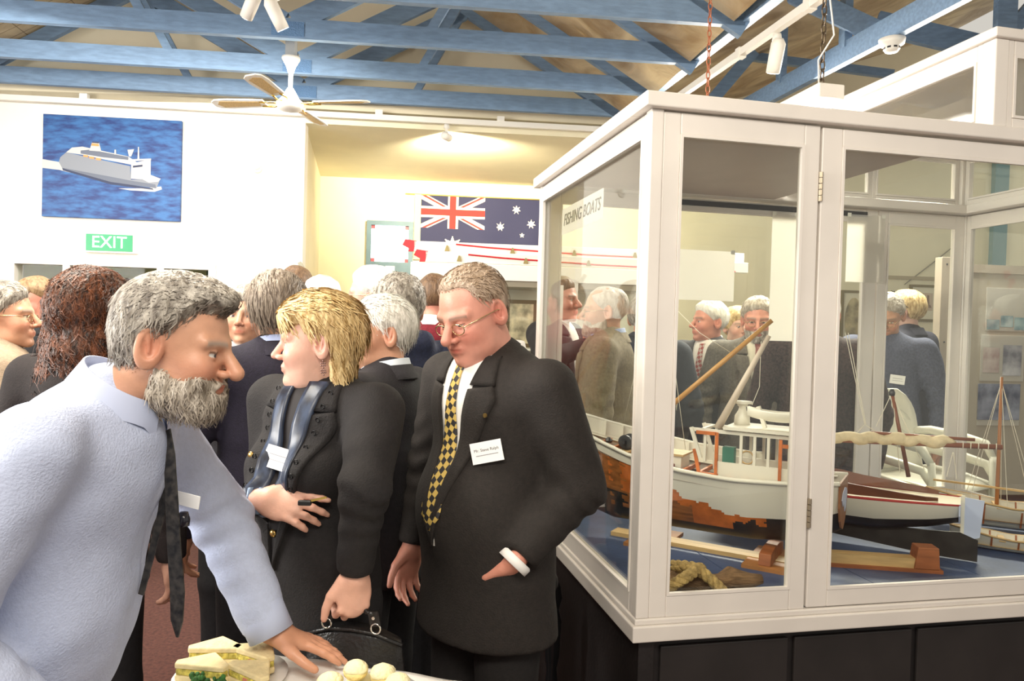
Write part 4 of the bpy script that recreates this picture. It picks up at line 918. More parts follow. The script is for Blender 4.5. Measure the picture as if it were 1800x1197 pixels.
plastic = mat('white_plastic', (0.78, 0.76, 0.66), 0.3)
def plastic_chair(loc, rz_, label):
    e = empty('plastic_chair', loc, rz_, label, 'chair', 'stacked plastic chairs')
    rows = []
    for i in range(13):
        t = i / 12; z = 0.44 + 0.44 * t; hw_ = 0.225 * (1 if t < 0.6 else math.sqrt(max(0.02, 1 - ((t - 0.6) / 0.42) ** 2)) ** 0.8)
        rows.append([Vector((-0.20 - 0.08 * t + 0.07 * (y_ ** 2), y_ * hw_, z)) for y_ in [-1 + k / 6 for k in range(13)]])
    o = MB().grid(rows).build('backrest', plastic, e, True); s_ = o.modifiers.new('t', 'SOLIDIFY'); s_.thickness = 0.008
    rows = [[Vector((-0.20 + 0.44 * i / 8, y_ * (0.22 + 0.02 * i / 8), 0.43 - 0.015 * math.cos(y_ * 1.5) - (0.03 * max(0, i - 6) ** 2 / 4))) for y_ in [-1 + k / 5 for k in range(11)]] for i in range(9)]
    o = MB().grid(rows).build('seat', plastic, e, True); s_ = o.modifiers.new('t', 'SOLIDIFY'); s_.thickness = 0.008
    for sd in (1, -1):
        o = MB().tube([(-0.235, sd * 0.19, 0.64), (-0.12, sd * 0.265, 0.655), (0.05, sd * 0.285, 0.64), (0.18, sd * 0.275, 0.62), (0.225, sd * 0.265, 0.55)], [0.02, 0.025, 0.026, 0.024, 0.018], 8).build('armrest', plastic, e, True)
        MB().tube([(0.225, sd * 0.265, 0.56), (0.24, sd * 0.26, 0.30), (0.26, sd * 0.265, 0.0)], [0.018, 0.022, 0.018], 8).build('leg', plastic, e, True)
        MB().tube([(-0.20, sd * 0.22, 0.44), (-0.25, sd * 0.23, 0.2), (-0.30, sd * 0.235, 0.0)], [0.02, 0.022, 0.018], 8).build('leg', plastic, e, True)
    return e
cpn = at(1636, 700, 3.98)
for k, lb in enumerate(('white plastic armchair at the bottom of the stack', 'white plastic armchair second from the bottom of the stack', 'white plastic armchair third from the bottom of the stack', 'white plastic armchair second from the top of the stack', 'white plastic armchair on top of the stack behind the sailing boat')):
    plastic_chair((cpn.x - 0.01 * k, cpn.y, k * 0.11), R(-62), lb)

# ------------------------------------------------------------------ buffet table and food
TZ = 0.83
tA = Vector((-0.66, 1.745, 0)); tu = Vector((0.974, -0.227, 0)); tv = Vector((0.227, 0.974, 0))
tb = empty('buffet_table', tA, math.atan2(tu.y, tu.x), 'narrow buffet table holding the plates of food', 'table')
MB().box((0, -0.30, TZ - 0.03), (0.95, 0, TZ - 0.004)).build('table_top', mwood, tb)
for a in (0.04, 0.87):
    for b in (-0.27, -0.06): MB().box((a, b, 0), (a + 0.035, b + 0.035, TZ - 0.03)).build('leg', mwood, tb)
tc_ = empty('tablecloth', tA, math.atan2(tu.y, tu.x), 'white cloth spread over the buffet table', 'tablecloth')
rows = []
for j in range(24):
    v_ = -0.33 + 0.36 * j / 23
    rows.append([Vector((u_, v_, TZ + 0.001 + 0.003 * math.sin(u_ * 31 + v_ * 17) * math.cos(v_ * 40) - (0.14 if j in (0, 23) else 0) - (0.14 if k in (0, 40) else 0))) for k, u_ in enumerate([-0.03 + 1.01 * k / 40 for k in range(41)])])
MB().grid(rows).build('cloth', mat('cloth_white', (0.88, 0.86, 0.82), 0.8, bump=0.15, bs=90), tc_, True)
MT = Matrix.Translation(tA) @ Matrix.Rotation(math.atan2(tu.y, tu.x), 4, 'Z')
MTI = MT.inverted()
plm = mat('plate_white', (0.85, 0.84, 0.80), 0.2)
def plate(x, y, r, lb):
    e = empty('serving_plate', MT @ Vector((x, y, TZ + 0.004)), 0, lb, 'plate')
    MB().lathe([(r * 0.6, 0), (r * 0.75, 0.003), (r, 0.010), (r, 0.012), (r * 0.7, 0.006), (0.002, 0.005)], 28).build('dish', plm, e, True)
bread = mat('bread', (0.80, 0.66, 0.36), 0.8, var=0.1, vs=40, bump=0.3); fill_m = mat('egg_filling', (0.62, 0.52, 0.10), 0.7, var=0.4, vs=70, bump=0.6, bs=120)
ham = mat('ham', (0.62, 0.22, 0.14), 0.6)
plate(0.10, -0.13, 0.12, 'white plate of egg sandwiches'); plate(0.425, -0.15, 0.125, 'white plate of small yellow cakes')
def sandwich(x, y, ang, lb):
    e = empty('egg_sandwich', MT @ Vector((x, y, TZ + 0.017)), ang, lb, 'sandwich', 'egg sandwiches')
    tri = [(-0.055, -0.018), (0.055, -0.018), (0.06, 0.0), (0.0, 0.05), (-0.06, 0.0)]
    for k, (z_, h_, m_) in enumerate(((0, 0.013, bread), (0.013, 0.014, fill_m), (0.027, 0.012, bread))):
        sc = 1.0 if k != 1 else 0.96
        MB().prism([(p_[0] * sc, p_[1] * sc, z_) for p_ in tri], (0, 0, h_)).build(['lower_slice', 'filling', 'upper_slice'][k], m_, e, bevel=0.003)
    MB().box((0.0, -0.0195, 0.016), (0.012, -0.016, 0.024)).build('ham_piece', ham, e)
for k, (x, y, an) in enumerate(((0.035, -0.09, 0.3), (0.13, -0.085, -0.25), (0.06, -0.17, 0.1), (0.17, -0.165, -0.35))):
    sandwich(x, y, an - 0.23, ['egg sandwich wedge at the back left of the plate', 'egg sandwich wedge at the back right of the plate beside the resting hand', 'egg sandwich wedge with the parsley in front of it', 'egg sandwich wedge next to the small cakes'][k])
grn = mat('parsley', (0.03, 0.12, 0.02), 0.7, var=0.4, vs=80)
for k, (x, y) in enumerate(((0.075, -0.208), (0.125, -0.212))):
    e = empty('parsley_sprig', MT @ Vector((x, y, TZ + 0.015)), k, ['curly green parsley sprig against the front sandwich', 'smaller parsley sprig beside the other one'][k], 'parsley')
    random.seed(k); B = MB()
    for j in range(26):
        p_ = Vector((random.gauss(0, 0.010), random.gauss(0, 0.007), random.uniform(0.004, 0.03))); r_ = random.uniform(0.004, 0.007)
        B.lathe([(r_ * 0.3, -r_), (r_, 0), (r_ * 0.4, r_)], 6, 0, Matrix.Translation(p_) @ Matrix.Rotation(j, 4, 'X'))
    B.build('leaves', grn, e, True); MB().tube([(0, 0, 0), (0, 0, 0.012)], 0.002, 6).build('stalk', grn, e)
ck = mat('cake', (0.85, 0.68, 0.28), 0.8, var=0.12, vs=30, bump=0.5, bs=90); ic = mat('cake_top', (0.88, 0.80, 0.50), 0.7, bump=0.6, bs=80)
cakes = [(0.335, -0.13, 0), (0.39, -0.105, 0), (0.45, -0.105, 0), (0.51, -0.13, 0), (0.355, -0.185, 0), (0.42, -0.165, 0), (0.48, -0.175, 0), (0.395, -0.135, 1), (0.455, -0.135, 1), (0.50, -0.165, 1)]
for k, (x, y, l) in enumerate(cakes):
    e = empty('small_cake', MT @ Vector((x, y, TZ + 0.016 + l * 0.036)), k * 0.9, 'small domed yellow cake resting on top of the heap of cakes' if l else 'small domed yellow cake in the bottom layer on the plate beside the sandwiches', 'cake', 'small yellow cakes')
    random.seed(k)
    w_ = [1 + random.uniform(-.08, .08) for _ in range(14)]
    pr = [(0.018, 0), (0.024, 0.006), (0.026, 0.016)]; B = MB(); v_ = []
    MB().lathe(pr, 14).build('case', ck, e, True)
    o = MB().lathe([(0.0265, 0.015), (0.027, 0.020), (0.021, 0.028), (0.010, 0.034), (0.001, 0.036)], 14).build('dome', ic, e, True)
    for vtx in o.data.vertices:
        a_ = int((math.atan2(vtx.co.y, vtx.co.x) / 6.2832 * 14) % 14); vtx.co.x *= w_[a_]; vtx.co.y *= w_[a_]
# ------------------------------------------------------------------ people: bodies grown as smooth implicit surfaces
def smin(a, b, k):
    h = np.clip(0.5 + 0.5 * (b - a) / k, 0, 1); return b + (a - b) * h - k * h * (1 - h)
def smax(a, b, k): return -smin(-a, -b, k)
def ell(P, c, r):
    r = np.asarray(r, np.float32); q = (P - np.asarray(c, np.float32)) / r
    k0 = np.sqrt((q * q).sum(1)) + 1e-9; q2 = q / r; k1 = np.sqrt((q2 * q2).sum(1)) + 1e-9
    return k0 * (k0 - 1) / k1
def cone(P, a, b, ra, rb, sx=1.0):
    """round cone; sx < 1 flattens front to back"""
    a, b = np.array(a, np.float32), np.array(b, np.float32); Q = P
    if sx != 1.0:
        Q = P.copy(); Q[:, 0] = a[0] + (P[:, 0] - a[0]) / sx; b = b.copy(); b[0] = a[0] + (b[0] - a[0]) / sx
    ba = b - a; pa = Q - a; t = np.clip(pa @ ba / (ba @ ba + 1e-12), 0, 1)
    d = np.sqrt(((pa - t[:, None] * ba) ** 2).sum(1)) - (ra + (rb - ra) * t)
    return d * (sx if sx != 1 else 1)
def wob(P, f, seed, n=4):
    rg_ = np.random.RandomState(seed); o = np.zeros(len(P), np.float32)
    for _ in range(n):
        k = rg_.normal(size=3); k *= f / np.linalg.norm(k); k2 = rg_.normal(size=3); k2 *= f * 0.6 / np.linalg.norm(k2)
        o += np.sin(P @ k.astype(np.float32) + rg_.uniform(0, 6) + 1.4 * np.sin(P @ k2.astype(np.float32) + rg_.uniform(0, 6)))
    return o / n

def nets(f, lo, hi, res):
    """surface of f = 0 as quads; only blocks near the surface are sampled finely"""
    lo = np.array(lo, np.float32); m = np.maximum(1, np.ceil((np.array(hi) - lo) / (4 * res)).astype(int)); n = m * 4
    ci = np.stack(np.meshgrid(*[np.arange(k) for k in m], indexing='ij'), -1).reshape(-1, 3)
    D = f((lo + (ci * 4 + 1.5) * res).astype(np.float32))
    F = np.repeat(np.repeat(np.repeat(D.reshape(m), 4, 0), 4, 1), 4, 2).astype(np.float32)
    act = ci[np.abs(D) < 4.6 * res + 0.008]
    off = np.stack(np.meshgrid(*[np.arange(4)] * 3, indexing='ij'), -1).reshape(-1, 3)
    idx = (act[:, None, :] * 4 + off[None]).reshape(-1, 3)
    F[idx[:, 0], idx[:, 1], idx[:, 2]] = f((lo + idx * res).astype(np.float32))
    F[0] = F[-1] = 1; F[:, 0] = F[:, -1] = 1; F[:, :, 0] = F[:, :, -1] = 1
    G = F < 0
    c = G[:-1, :-1, :-1].astype(np.int8)
    for dx, dy, dz in ((1, 0, 0), (0, 1, 0), (0, 0, 1), (1, 1, 0), (1, 0, 1), (0, 1, 1), (1, 1, 1)):
        c = c + G[dx:n[0] - 1 + dx, dy:n[1] - 1 + dy, dz:n[2] - 1 + dz]
    cells = np.argwhere((c > 0) & (c < 8))
    if len(cells) == 0: return np.zeros((0, 3)), np.zeros((0, 4), int)
    vid = -np.ones(c.shape, np.int64); vid[tuple(cells.T)] = np.arange(len(cells))
    acc = np.zeros((len(cells), 3)); cnt = np.zeros(len(cells))
    cor = [(0, 0, 0), (1, 0, 0), (0, 1, 0), (1, 1, 0), (0, 0, 1), (1, 0, 1), (0, 1, 1), (1, 1, 1)]
    for i, j in ((0, 1), (2, 3), (4, 5), (6, 7), (0, 2), (1, 3), (4, 6), (5, 7), (0, 4), (1, 5), (2, 6), (3, 7)):
        a, b = np.array(cor[i]), np.array(cor[j]); fa = F[tuple((cells + a).T)]; fb = F[tuple((cells + b).T)]
        m_ = (fa < 0) != (fb < 0); t = np.where(m_, fa / np.where(m_, fa - fb, 1), 0)
        acc += np.where(m_[:, None], a + t[:, None] * (b - a), 0); cnt += m_
    V = lo + (cells + acc / cnt[:, None]) * res
    faces = []
    for ax in range(3):
        u, v = (ax + 1) % 3, (ax + 2) % 3
        s0 = [slice(1, -1)] * 3; s0[ax] = slice(0, -1); s1 = list(s0); s1[ax] = slice(1, None)
        A, Bq = G[tuple(s0)], G[tuple(s1)]
        e = np.argwhere(A != Bq)
        if not len(e): continue
        inside = A[tuple(e.T)]; e = e + 1; e[:, ax] -= 1
        du, dv = np.eye(3, dtype=int)[u], np.eye(3, dtype=int)[v]
        q = np.stack([vid[tuple((e - du - dv).T)], vid[tuple((e - dv).T)], vid[tuple(e.T)], vid[tuple((e - du).T)]], 1)
        q[~inside] = q[~inside][:, ::-1]; faces.append(q)
    return V, np.concatenate(faces)

def rotm(yaw=0, pitch=0, roll=0):
    """head frame: yaw to the left, pitch down, roll"""
    return np.array(Matrix.Rotation(R(yaw), 3, 'Z') @ Matrix.Rotation(R(pitch), 3, 'Y') @ Matrix.Rotation(R(roll), 3, 'X'), np.float32)

SKIN = mat_attr('skin', 0.45, 0.15, 160, 0.08)
def hair_mat(name, c, c2):
    return mat(name, c, 0.5, col2=c2, vs=70, bump=0.5, bs=110, stretch=(1, 1, 0.35))

def head_sdf(o):
    j, nz, fat = o.get('jaw', 1.0), o.get('nose', 1.0), o.get('fat', 0.0)
    sl = o.get('slit', 0.0045); ek = o.get('ear', 1.0)
    nb = np.array(o['neck'], np.float32)
    def f(P):
        d = ell(P, (-0.012, 0, 0.035), (0.098, 0.078, 0.088))
        d = smin(d, ell(P, (0.032, 0, -0.03), (0.060, 0.060 * (1 + fat * .25), 0.086)), 0.03)
        d = smin(d, ell(P, (0.038, 0, -0.075), (0.050 * j, 0.052 * j + fat * .012, 0.040)), 0.025)
        d = smin(d, ell(P, (0.080, 0, -0.100), (0.021 * j, 0.023 * j, 0.018)), 0.018)
        if fat: d = smin(d, ell(P, (0.03, 0, -0.105), (0.05, 0.055, 0.035 * fat)), 0.03)
        for s in (1, -1):
            d = smin(d, ell(P, (0.060, s * 0.040, -0.030), (0.030, 0.026, 0.028)), 0.022)
            d = smin(d, cone(P, (0.086, s * 0.010, 0.020), (0.070, s * 0.050, 0.022), 0.010, 0.010), 0.016)
            d = smax(d, -ell(P, (0.100, s * 0.031, 0.000), (0.020, 0.017, 0.011)), 0.012)
            eb = ell(P, (0.073, s * 0.031, 0.000), (0.0135, 0.0135, 0.0135))
            lid = smax(ell(P, (0.0735, s * 0.031, 0.000), (0.0155, 0.0165, 0.0155)), sl - np.abs(P[:, 2] - 0.000), 0.002)
            d = smin(np.minimum(d, eb), lid, 0.004)
        d = smin(d, cone(P, (0.088, 0, 0.014), (0.112 + 0.008 * nz, 0, -0.028), 0.0085, 0.0125 * nz), 0.010)
        for s in (1, -1): d = smin(d, ell(P, (0.103, s * 0.0125 * nz, -0.034), (0.012, 0.008, 0.008)), 0.006)
        d = smin(d, ell(P, (0.088, 0, -0.062), (0.014, 0.026, 0.016)), 0.012)
        d = smin(d, cone(P, (0.097, -0.018, -0.0585), (0.097, 0.018, -0.0585), 0.0045, 0.0045), 0.005)
        d = smin(d, cone(P, (0.095, -0.016, -0.0695), (0.095, 0.016, -0.0695), 0.0055, 0.0055), 0.005)
        d = smax(d, -cone(P, (0.104, -0.024, -0.0640), (0.104, 0.024, -0.0640), 0.0025, 0.0025), 0.003)
        d = smin(d, cone(P, (-0.022, 0, -0.045), nb, 0.052 + fat * .008, 0.058 + fat * .008), 0.03)
        for s in (1, -1):
            Pe = P.copy(); Pe[:, 1] = P[:, 1] + s * 0.35 * (P[:, 0] + 0.016); e_ = ell(Pe, (-0.016, s * 0.082, -0.006), (0.021 * ek, 0.0105, 0.038 * ek))
            e_ = smax(e_, -ell(Pe, (-0.012, s * 0.0925, -0.001), (0.0135 * ek, 0.0125, 0.025 * ek)), 0.003); e_ = smin(e_, cone(Pe, (-0.020, s * 0.084, 0.012 * ek), (-0.014, s * 0.084, -0.014 * ek), 0.004, 0.003), 0.004)
            d = smin(d, e_, 0.006)
        return d
    return f

def skin_tone(V, o):
    c = np.tile(np.array(o.get('skin', (0.62, 0.33, 0.22)), float), (len(V), 1)); red = c * np.array([1.0, 0.72, 0.70])
    def blend(w, col): 
        nonlocal c
        c = c * (1 - w[:, None]) + np.asarray(col) * w[:, None]
    def g(ctr, r): return np.exp(-(((V - np.array(ctr)) / np.array(r)) ** 2).sum(1))
    fr = V[:, 0] > 0.02
    for s in (1, -1):
        blend(0.7 * g((0.07, s * 0.045, -0.032), (0.05, 0.028, 0.025)), red); blend(0.8 * g((-0.01, s * 0.085, -0.006), (0.03, 0.015, 0.03)), red)
        br = np.exp(-((V[:, 2] - 0.024 + 0.10 * (np.abs(V[:, 1]) - 0.03) ** 2 / 0.03) / 0.0055) ** 2) * (np.abs(V[:, 1] - s * 0.034) < 0.024) * (V[:, 0] > 0.05)
        blend(0.75 * br, o.get('brow', (0.20, 0.15, 0.11)))
        de = np.sqrt(((V - np.array((0.073, s * 0.031, 0))) ** 2).sum(1)); ey = (de < 0.0146) & (V[:, 0] > 0.075) & (np.abs(V[:, 2]) < o.get('slit', .0045) + .0005)
        ln = (de < 0.0175) & (V[:, 0] > 0.074) & (np.abs(np.abs(V[:, 2]) - o.get('slit', .0045) - 0.0012) < 0.0018) & (V[:, 2] > -0.001); c[ln] = c[ln] * 0.35
        c[ey] = (0.62, 0.58, 0.54)
        ir = ey & (np.hypot(V[:, 1] - s * 0.031 - o.get('gaze', 0) * 0.004, V[:, 2]) < 0.0062); c[ir] = (0.05, 0.05, 0.06)
    blend(0.6 * g((0.115, 0, -0.030), (0.02, 0.018, 0.016)), red)
    blend(np.clip(1.1 * g((0.098, 0, -0.064), (0.014, 0.022, 0.0085)), 0, 1), c.mean(0) * np.array(o.get('lip', (0.92, 0.55, 0.55))))
    return c

def hair_sdf(h, style_extra):
    t, zf, zs, zb = h.get('t', 0.014), h.get('zf', 0.068), h.get('zs', -0.005), h.get('zb', -0.075)
    xs = [-0.14, -0.05, -0.028, 0.012, 0.045, 0.075, 0.12]; zs_ = [zb, zb + 0.005, zs, zs + 0.012, zs + 0.05, zf, zf + 0.008]
    amp, fr = h.get('amp', 0.004), h.get('freq', 90)
    def f(P):
        low = (np.interp(P[:, 0], xs, zs_) + h.get('temple', 0) * np.clip((P[:, 0] - 0.02) / 0.04, 0, 1) * np.clip((np.abs(P[:, 1]) - 0.015) / 0.03, 0, 1)).astype(np.float32)
        g_ = np.clip((P[:, 2] - low) / h.get('soft', 0.03), -0.4, 1)
        if h.get('bald'): g_ = np.minimum(g_, np.clip(ell(P, (0.03 * h['bald'], 0, 0.12), (0.095, 0.056 * h['bald'], 0.07)) / 0.025, -0.4, 1))
        d = ell(P, (-0.013, 0, 0.036), (0.099, 0.079, 0.089)) - t * np.maximum(g_, 0) - 0.003 * g_
        d = smax(d, low - 0.004 - P[:, 2], 0.010)
        for e in style_extra:
            d = smin(d, ell(P, e[0], e[1]) if len(e) == 2 else cone(P, *e), 0.02)
        Q = P * np.array([1, 1, 0.4], np.float32)
        return d + amp * wob(Q, fr, 3, 5) + amp * 0.6 * wob(Q, fr * 2.1, 5, 4)
    return f

def locks(V, F, n, seed, length, width, flow, curl=0.5, zmin=-9):
    """tapered hair locks lying along the surface"""
    rg_ = np.random.RandomState(seed); idx = rg_.choice(len(F), min(n, len(F) * 3))
    a, b, c = V[F[idx, 0]], V[F[idx, 1]], V[F[idx, 2]]; nr = np.cross(b - a, c - a); nr /= np.linalg.norm(nr, axis=1)[:, None] + 1e-9
    p = (a + c) / 2; L = length * rg_.uniform(0.6, 1.3, len(idx)); W = width * rg_.uniform(0.6, 1.3, len(idx))
    fl = flow(p) + rg_.normal(scale=0.35 * curl, size=p.shape)
    fl -= nr * (fl * nr).sum(1)[:, None] * 0.92; fl /= np.linalg.norm(fl, axis=1)[:, None] + 1e-9
    sd = np.cross(fl, nr); vs, fs = [], []; K = 4
    for k in range(K):
        t = k / (K - 1); lift = (0.0025 + 0.010 * curl * t * (1.1 - t)) ; wv = np.sin(t * 5 + idx) * curl * 0.25 * L
        ctr = p + fl * (L * (t - 0.15))[:, None] + nr * lift + sd * wv[:, None] - np.array([0, 0, 1]) * (t * t * L * 0.25)[:, None]
        w = W * (1 - 0.85 * t)
        vs += [ctr - sd * w[:, None] / 2, ctr + sd * w[:, None] / 2 + nr * (0.25 * w)[:, None]]
    N = len(idx); Vv = np.concatenate(vs)
    for k in range(K - 1):
        r0, r1, r2, r3 = 2 * k * N, (2 * k + 1) * N, (2 * k + 3) * N, (2 * k + 2) * N; i = np.arange(N)
        fs.append(np.stack([r0 + i, r1 + i, r2 + i, r3 + i], 1))
    return Vv, np.concatenate(fs)

def hand_mesh(curl, thumb, res, spread=0.0, point=False):
    """right hand: x along the fingers, +y thumb side, +z back of the hand"""
    segs = []
    for i, (y, L, ang) in enumerate(((0.030, 0.074, 0.10), (0.010, 0.084, 0.02), (-0.011, 0.078, -0.05), (-0.030, 0.060, -0.14))):
        cu = curl * (0.35 if (point and i == 0) else 1.0); p = np.array([0.088 - 0.006 * abs(i - 1), y, 0.002]); a = cu * 0.7; az = ang * (1 + spread)
        for k, (fr, r0, r1) in enumerate(((0.45, 0.0098, 0.0088), (0.31, 0.0088, 0.0080), (0.24, 0.0080, 0.0066))):
            d = np.array([math.cos(a) * math.cos(az), math.sin(az), -math.sin(a)]); q = p + d * L * fr; segs.append((p, q, r0, r1)); p = q; a += cu * (0.9 if k == 0 else 0.6)
    th = [np.array([0.020, 0.026, -0.006]), np.array([0.052, 0.050 + 0.012 * thumb, -0.012]), np.array([0.080, 0.058 + 0.020 * thumb, -0.018]), np.array([0.104, 0.060 + 0.024 * thumb, -0.022])]
    def f(P):
        d = ell(P, (0.048, 0, 0), (0.056, 0.043, 0.0165)); d = smin(d, cone(P, (-0.025, 0, 0), (0.01, 0, 0), 0.025, 0.028), 0.025)
        for a, b, r0, r1 in segs: d = smin(d, cone(P, a, b, r0, r1), 0.005)
        t_ = np.minimum(np.minimum(cone(P, th[0], th[1], 0.017, 0.013), cone(P, th[1], th[2], 0.012, 0.0105)), cone(P, th[2], th[3], 0.0105, 0.0085))
        return smin(d, t_, 0.010)
    return nets(f, (-0.07, -0.06, -0.10), (0.20, 0.11, 0.04), res)

def ik(S_, W_, l1, l2, pole):
    S_, W_ = np.array(S_, float), np.array(W_, float); d = W_ - S_; D = np.linalg.norm(d); dn = d / D; D = min(D, (l1 + l2) * 0.999)
    a = (l1 * l1 - l2 * l2 + D * D) / (2 * D); h = math.sqrt(max(0, l1 * l1 - a * a)); pl = np.array(pole, float); pl -= dn * (pl @ dn); pl /= np.linalg.norm(pl) + 1e-9
    return S_ + dn * a + pl * h

def person(label, head_px, Y, yaw, skin=(0.62, 0.33, 0.22), hyaw=0, hpitch=0, hroll=0, lean=0, res=1.0, s=None, hair=None, extra=(), hair_col=((0.3, 0.28, 0.25), (0.5, 0.48, 0.45)), face=None,
           top=('jacket', (0.02, 0.02, 0.022)), belly=0.0, bust=0.0, width=1.0, pants=(0.015, 0.015, 0.018), shirt=None, tie=None, glasses=None, beard=None, armL=None, armR=None, handL=None, handR=None,
           hem=0.80, vz=1.05, n_locks=0, collar=None, badge=None, head_off=(0.030, 0.0, 0.114), lock=(0.03, 0.005, 0.5), hood=False, colk=(0, 0, 0), hk=0.96, armk=1.0, shoe=(0.02, 0.015, 0.012)):
    face = dict(face or {}); face['skin'] = skin
    tgt = at(head_px[0], head_px[1], Y)
    TL = np.array(Matrix.Rotation(R(lean), 3, 'Y')); piv = np.array([0, 0, 0.95])
    def up(P): return (np.asarray(P) - piv) @ TL.T + piv           # torso frame -> person frame (unit person)
    nbase = np.array([-0.012, 0, 1.475]); hc = nbase + np.array(head_off); hcp = up(hc[None])[0]
    s = s or tgt.z / hcp[2]
    th = R(yaw - 90); cz, sz = math.cos(th), math.sin(th)
    loc = Vector((tgt.x - s * (cz * hcp[0] - sz * hcp[1]), tgt.y - s * (sz * hcp[0] + cz * hcp[1]), 0))
    e = empty('person', loc, th, label, 'person')
    MI = (Matrix.Translation(loc) @ Matrix.Rotation(th, 4, 'Z')).inverted()
    def loc_t(p):                                                  # world -> torso frame, unit person
        q = np.array(MI @ Vector(p)) / s; return (q - piv) @ TL + piv
    fin = lambda V: up(V) * s
    # arms
    arms = []
    for sd, a in ((1, armL), (-1, armR)):
        sh = np.array([-0.005, sd * 0.178 * width, 1.405]); pole = np.array([-0.6, sd * 0.8, -0.2]); a = a or {}
        if 'px' in a: W_ = loc_t(at(*a['px']))
        else: W_ = np.array(a.get('w', (0.05, sd * 0.25 * width, 0.87)))
        if 'pole' in a: pole = np.array(a['pole'])
        d = W_ - sh; D = np.linalg.norm(d)
        if D > 0.55 * armk: W_ = sh + d / D * 0.55 * armk
        E = ik(sh, W_, 0.29 * armk, 0.265 * armk, pole); arms.append((sh, E, W_, a))
    # --- head
    RH = rotm(hyaw, hpitch, hroll); face['neck'] = tuple((nbase + np.array([0, 0, -0.03]) - hc) @ RH / hk)
    hr = 0.0040 * res / s
    V, F = nets(head_sdf(face), (-0.14, -0.105, -0.24), (0.15, 0.105, 0.14), hr)
    tone = skin_tone(V, face); HV = lambda q: fin((q * hk) @ RH.T + hc)
    parts_v, parts_f, parts_t = [HV(V)], [F], [tone]; nv = len(V)
    def join(V_, F_, col):
        nonlocal nv
        parts_v.append(V_); parts_f.append(F_ + nv); parts_t.append(np.tile(np.array(col), (len(V_), 1))); nv += len(V_)
    # --- hands
    for (sh, E, W_, a), sd, ho in ((arms[0], 1, handL), (arms[1], -1, handR)):
        ho = ho or {}
        if ho.get('hide'): continue
        HVv, HF = hand_mesh(ho.get('curl', 0.5), ho.get('thumb', 0.4), 0.0045 * max(1, res * 0.8) / s, ho.get('spread', 0), ho.get('point', False))
        if sd > 0: HVv = HVv * np.array([1, -1, 1]); HF = HF[:, ::-1]
        x = np.array(ho['dir'], float) if 'dir' in ho else (W_ - E); 
        if 'dirw' in ho: x = np.array(loc_t(Vector(at(*a['px'])) + Vector(ho['dirw']))) - loc_t(at(*a['px']))
        x = x / np.linalg.norm(x); z = np.array(ho.get('back', (0, sd, 0)), float)
        if 'backw' in ho: z = (np.array(MI.to_3x3() @ Vector(ho['backw']))) @ TL
        z -= x * (z @ x); z /= np.linalg.norm(z); y = np.cross(z, x)
        join(fin(HVv @ np.stack([x, y, z]) + W_ + x * 0.01), HF, np.array(skin) * np.array([1.0, 0.93, 0.9]))
    # --- under-body so that the figure is one body
    def bodyf(P):
        d = cone(P, (0, 0, 0.98), (0, 0, 1.32), 0.125, 0.14, 0.68); d = smin(d, cone(P, (0, -0.13, 1.39), (0, 0.13, 1.39), 0.05, 0.05), 0.05); d = smin(d, cone(P, (0, 0, 1.38), nbase, 0.06, 0.05), 0.03)
        for sh, E, W_, a in arms: d = smin(d, np.minimum(cone(P, sh, E, 0.048, 0.038), cone(P, E, W_, 0.038, 0.026)), 0.02)
        return d
    A_ = np.array([w for q in arms for w in q[:3]]); lo = np.minimum(A_.min(0), [-0.2, -0.25, 0.75]) - 0.12; hi = np.maximum(A_.max(0), [0.25, 0.25, 1.5]) + 0.12
    V2, F2 = nets(bodyf, lo, hi, 0.022); join(fin(V2), F2, skin)
    def legf(P, k=0.0):
        d = ell(P, (0, 0, 0.93), (0.095 + k, 0.145 + k, 0.12))
        for sd in (1, -1):
            d = smin(d, cone(P, (0, sd * 0.088, 0.90), (0.01, sd * 0.095, 0.49), 0.075 + k, 0.052 + k), 0.03); d = smin(d, cone(P, (0.01, sd * 0.095, 0.49), (-0.02, sd * 0.10, 0.07), 0.05 + k, 0.038 + k), 0.02)
        return d
    V2, F2 = nets(legf, (-0.2, -0.25, 0.02), (0.2, 0.25, 1.1), 0.024); join(V2 * s, F2, skin)
    body = mesh_obj('body', np.concatenate(parts_v), np.concatenate(parts_f), SKIN, e, True, None, np.concatenate(parts_t))
    # --- hair
    if hair is not None:
        hm = hair_mat('hair_%d' % (abs(hash(hair_col)) % 10 ** 8), *hair_col)
        V, F = nets(hair_sdf(hair, extra), (-0.22, -0.17, -0.34), (0.17, 0.17, 0.20), hr * 1.05)
        if n_locks:
            fl = lambda p: np.stack([-0.25 - 0.9 * (p[:, 2] > 0.07), 0.8 * p[:, 1] * 5 * (p[:, 2] > 0.05), -1.0 + 0.9 * (p[:, 2] > 0.09)], 1)
            keep = (np.abs(V[F].mean(1) - np.array([-0.016, 0, -0.006]))[:, [0, 2]] > np.array([0.026, 0.034])).any(1) | (np.abs(V[F].mean(1)[:, 1]) < 0.06)
            LV, LF = locks(V, F[keep], n_locks, 11, lock[0], lock[1], fl, lock[2]); F = np.concatenate([F, LF + len(V)]); V = np.concatenate([V, LV])
        mesh_obj('hair', HV(V), F, hm, e, True)
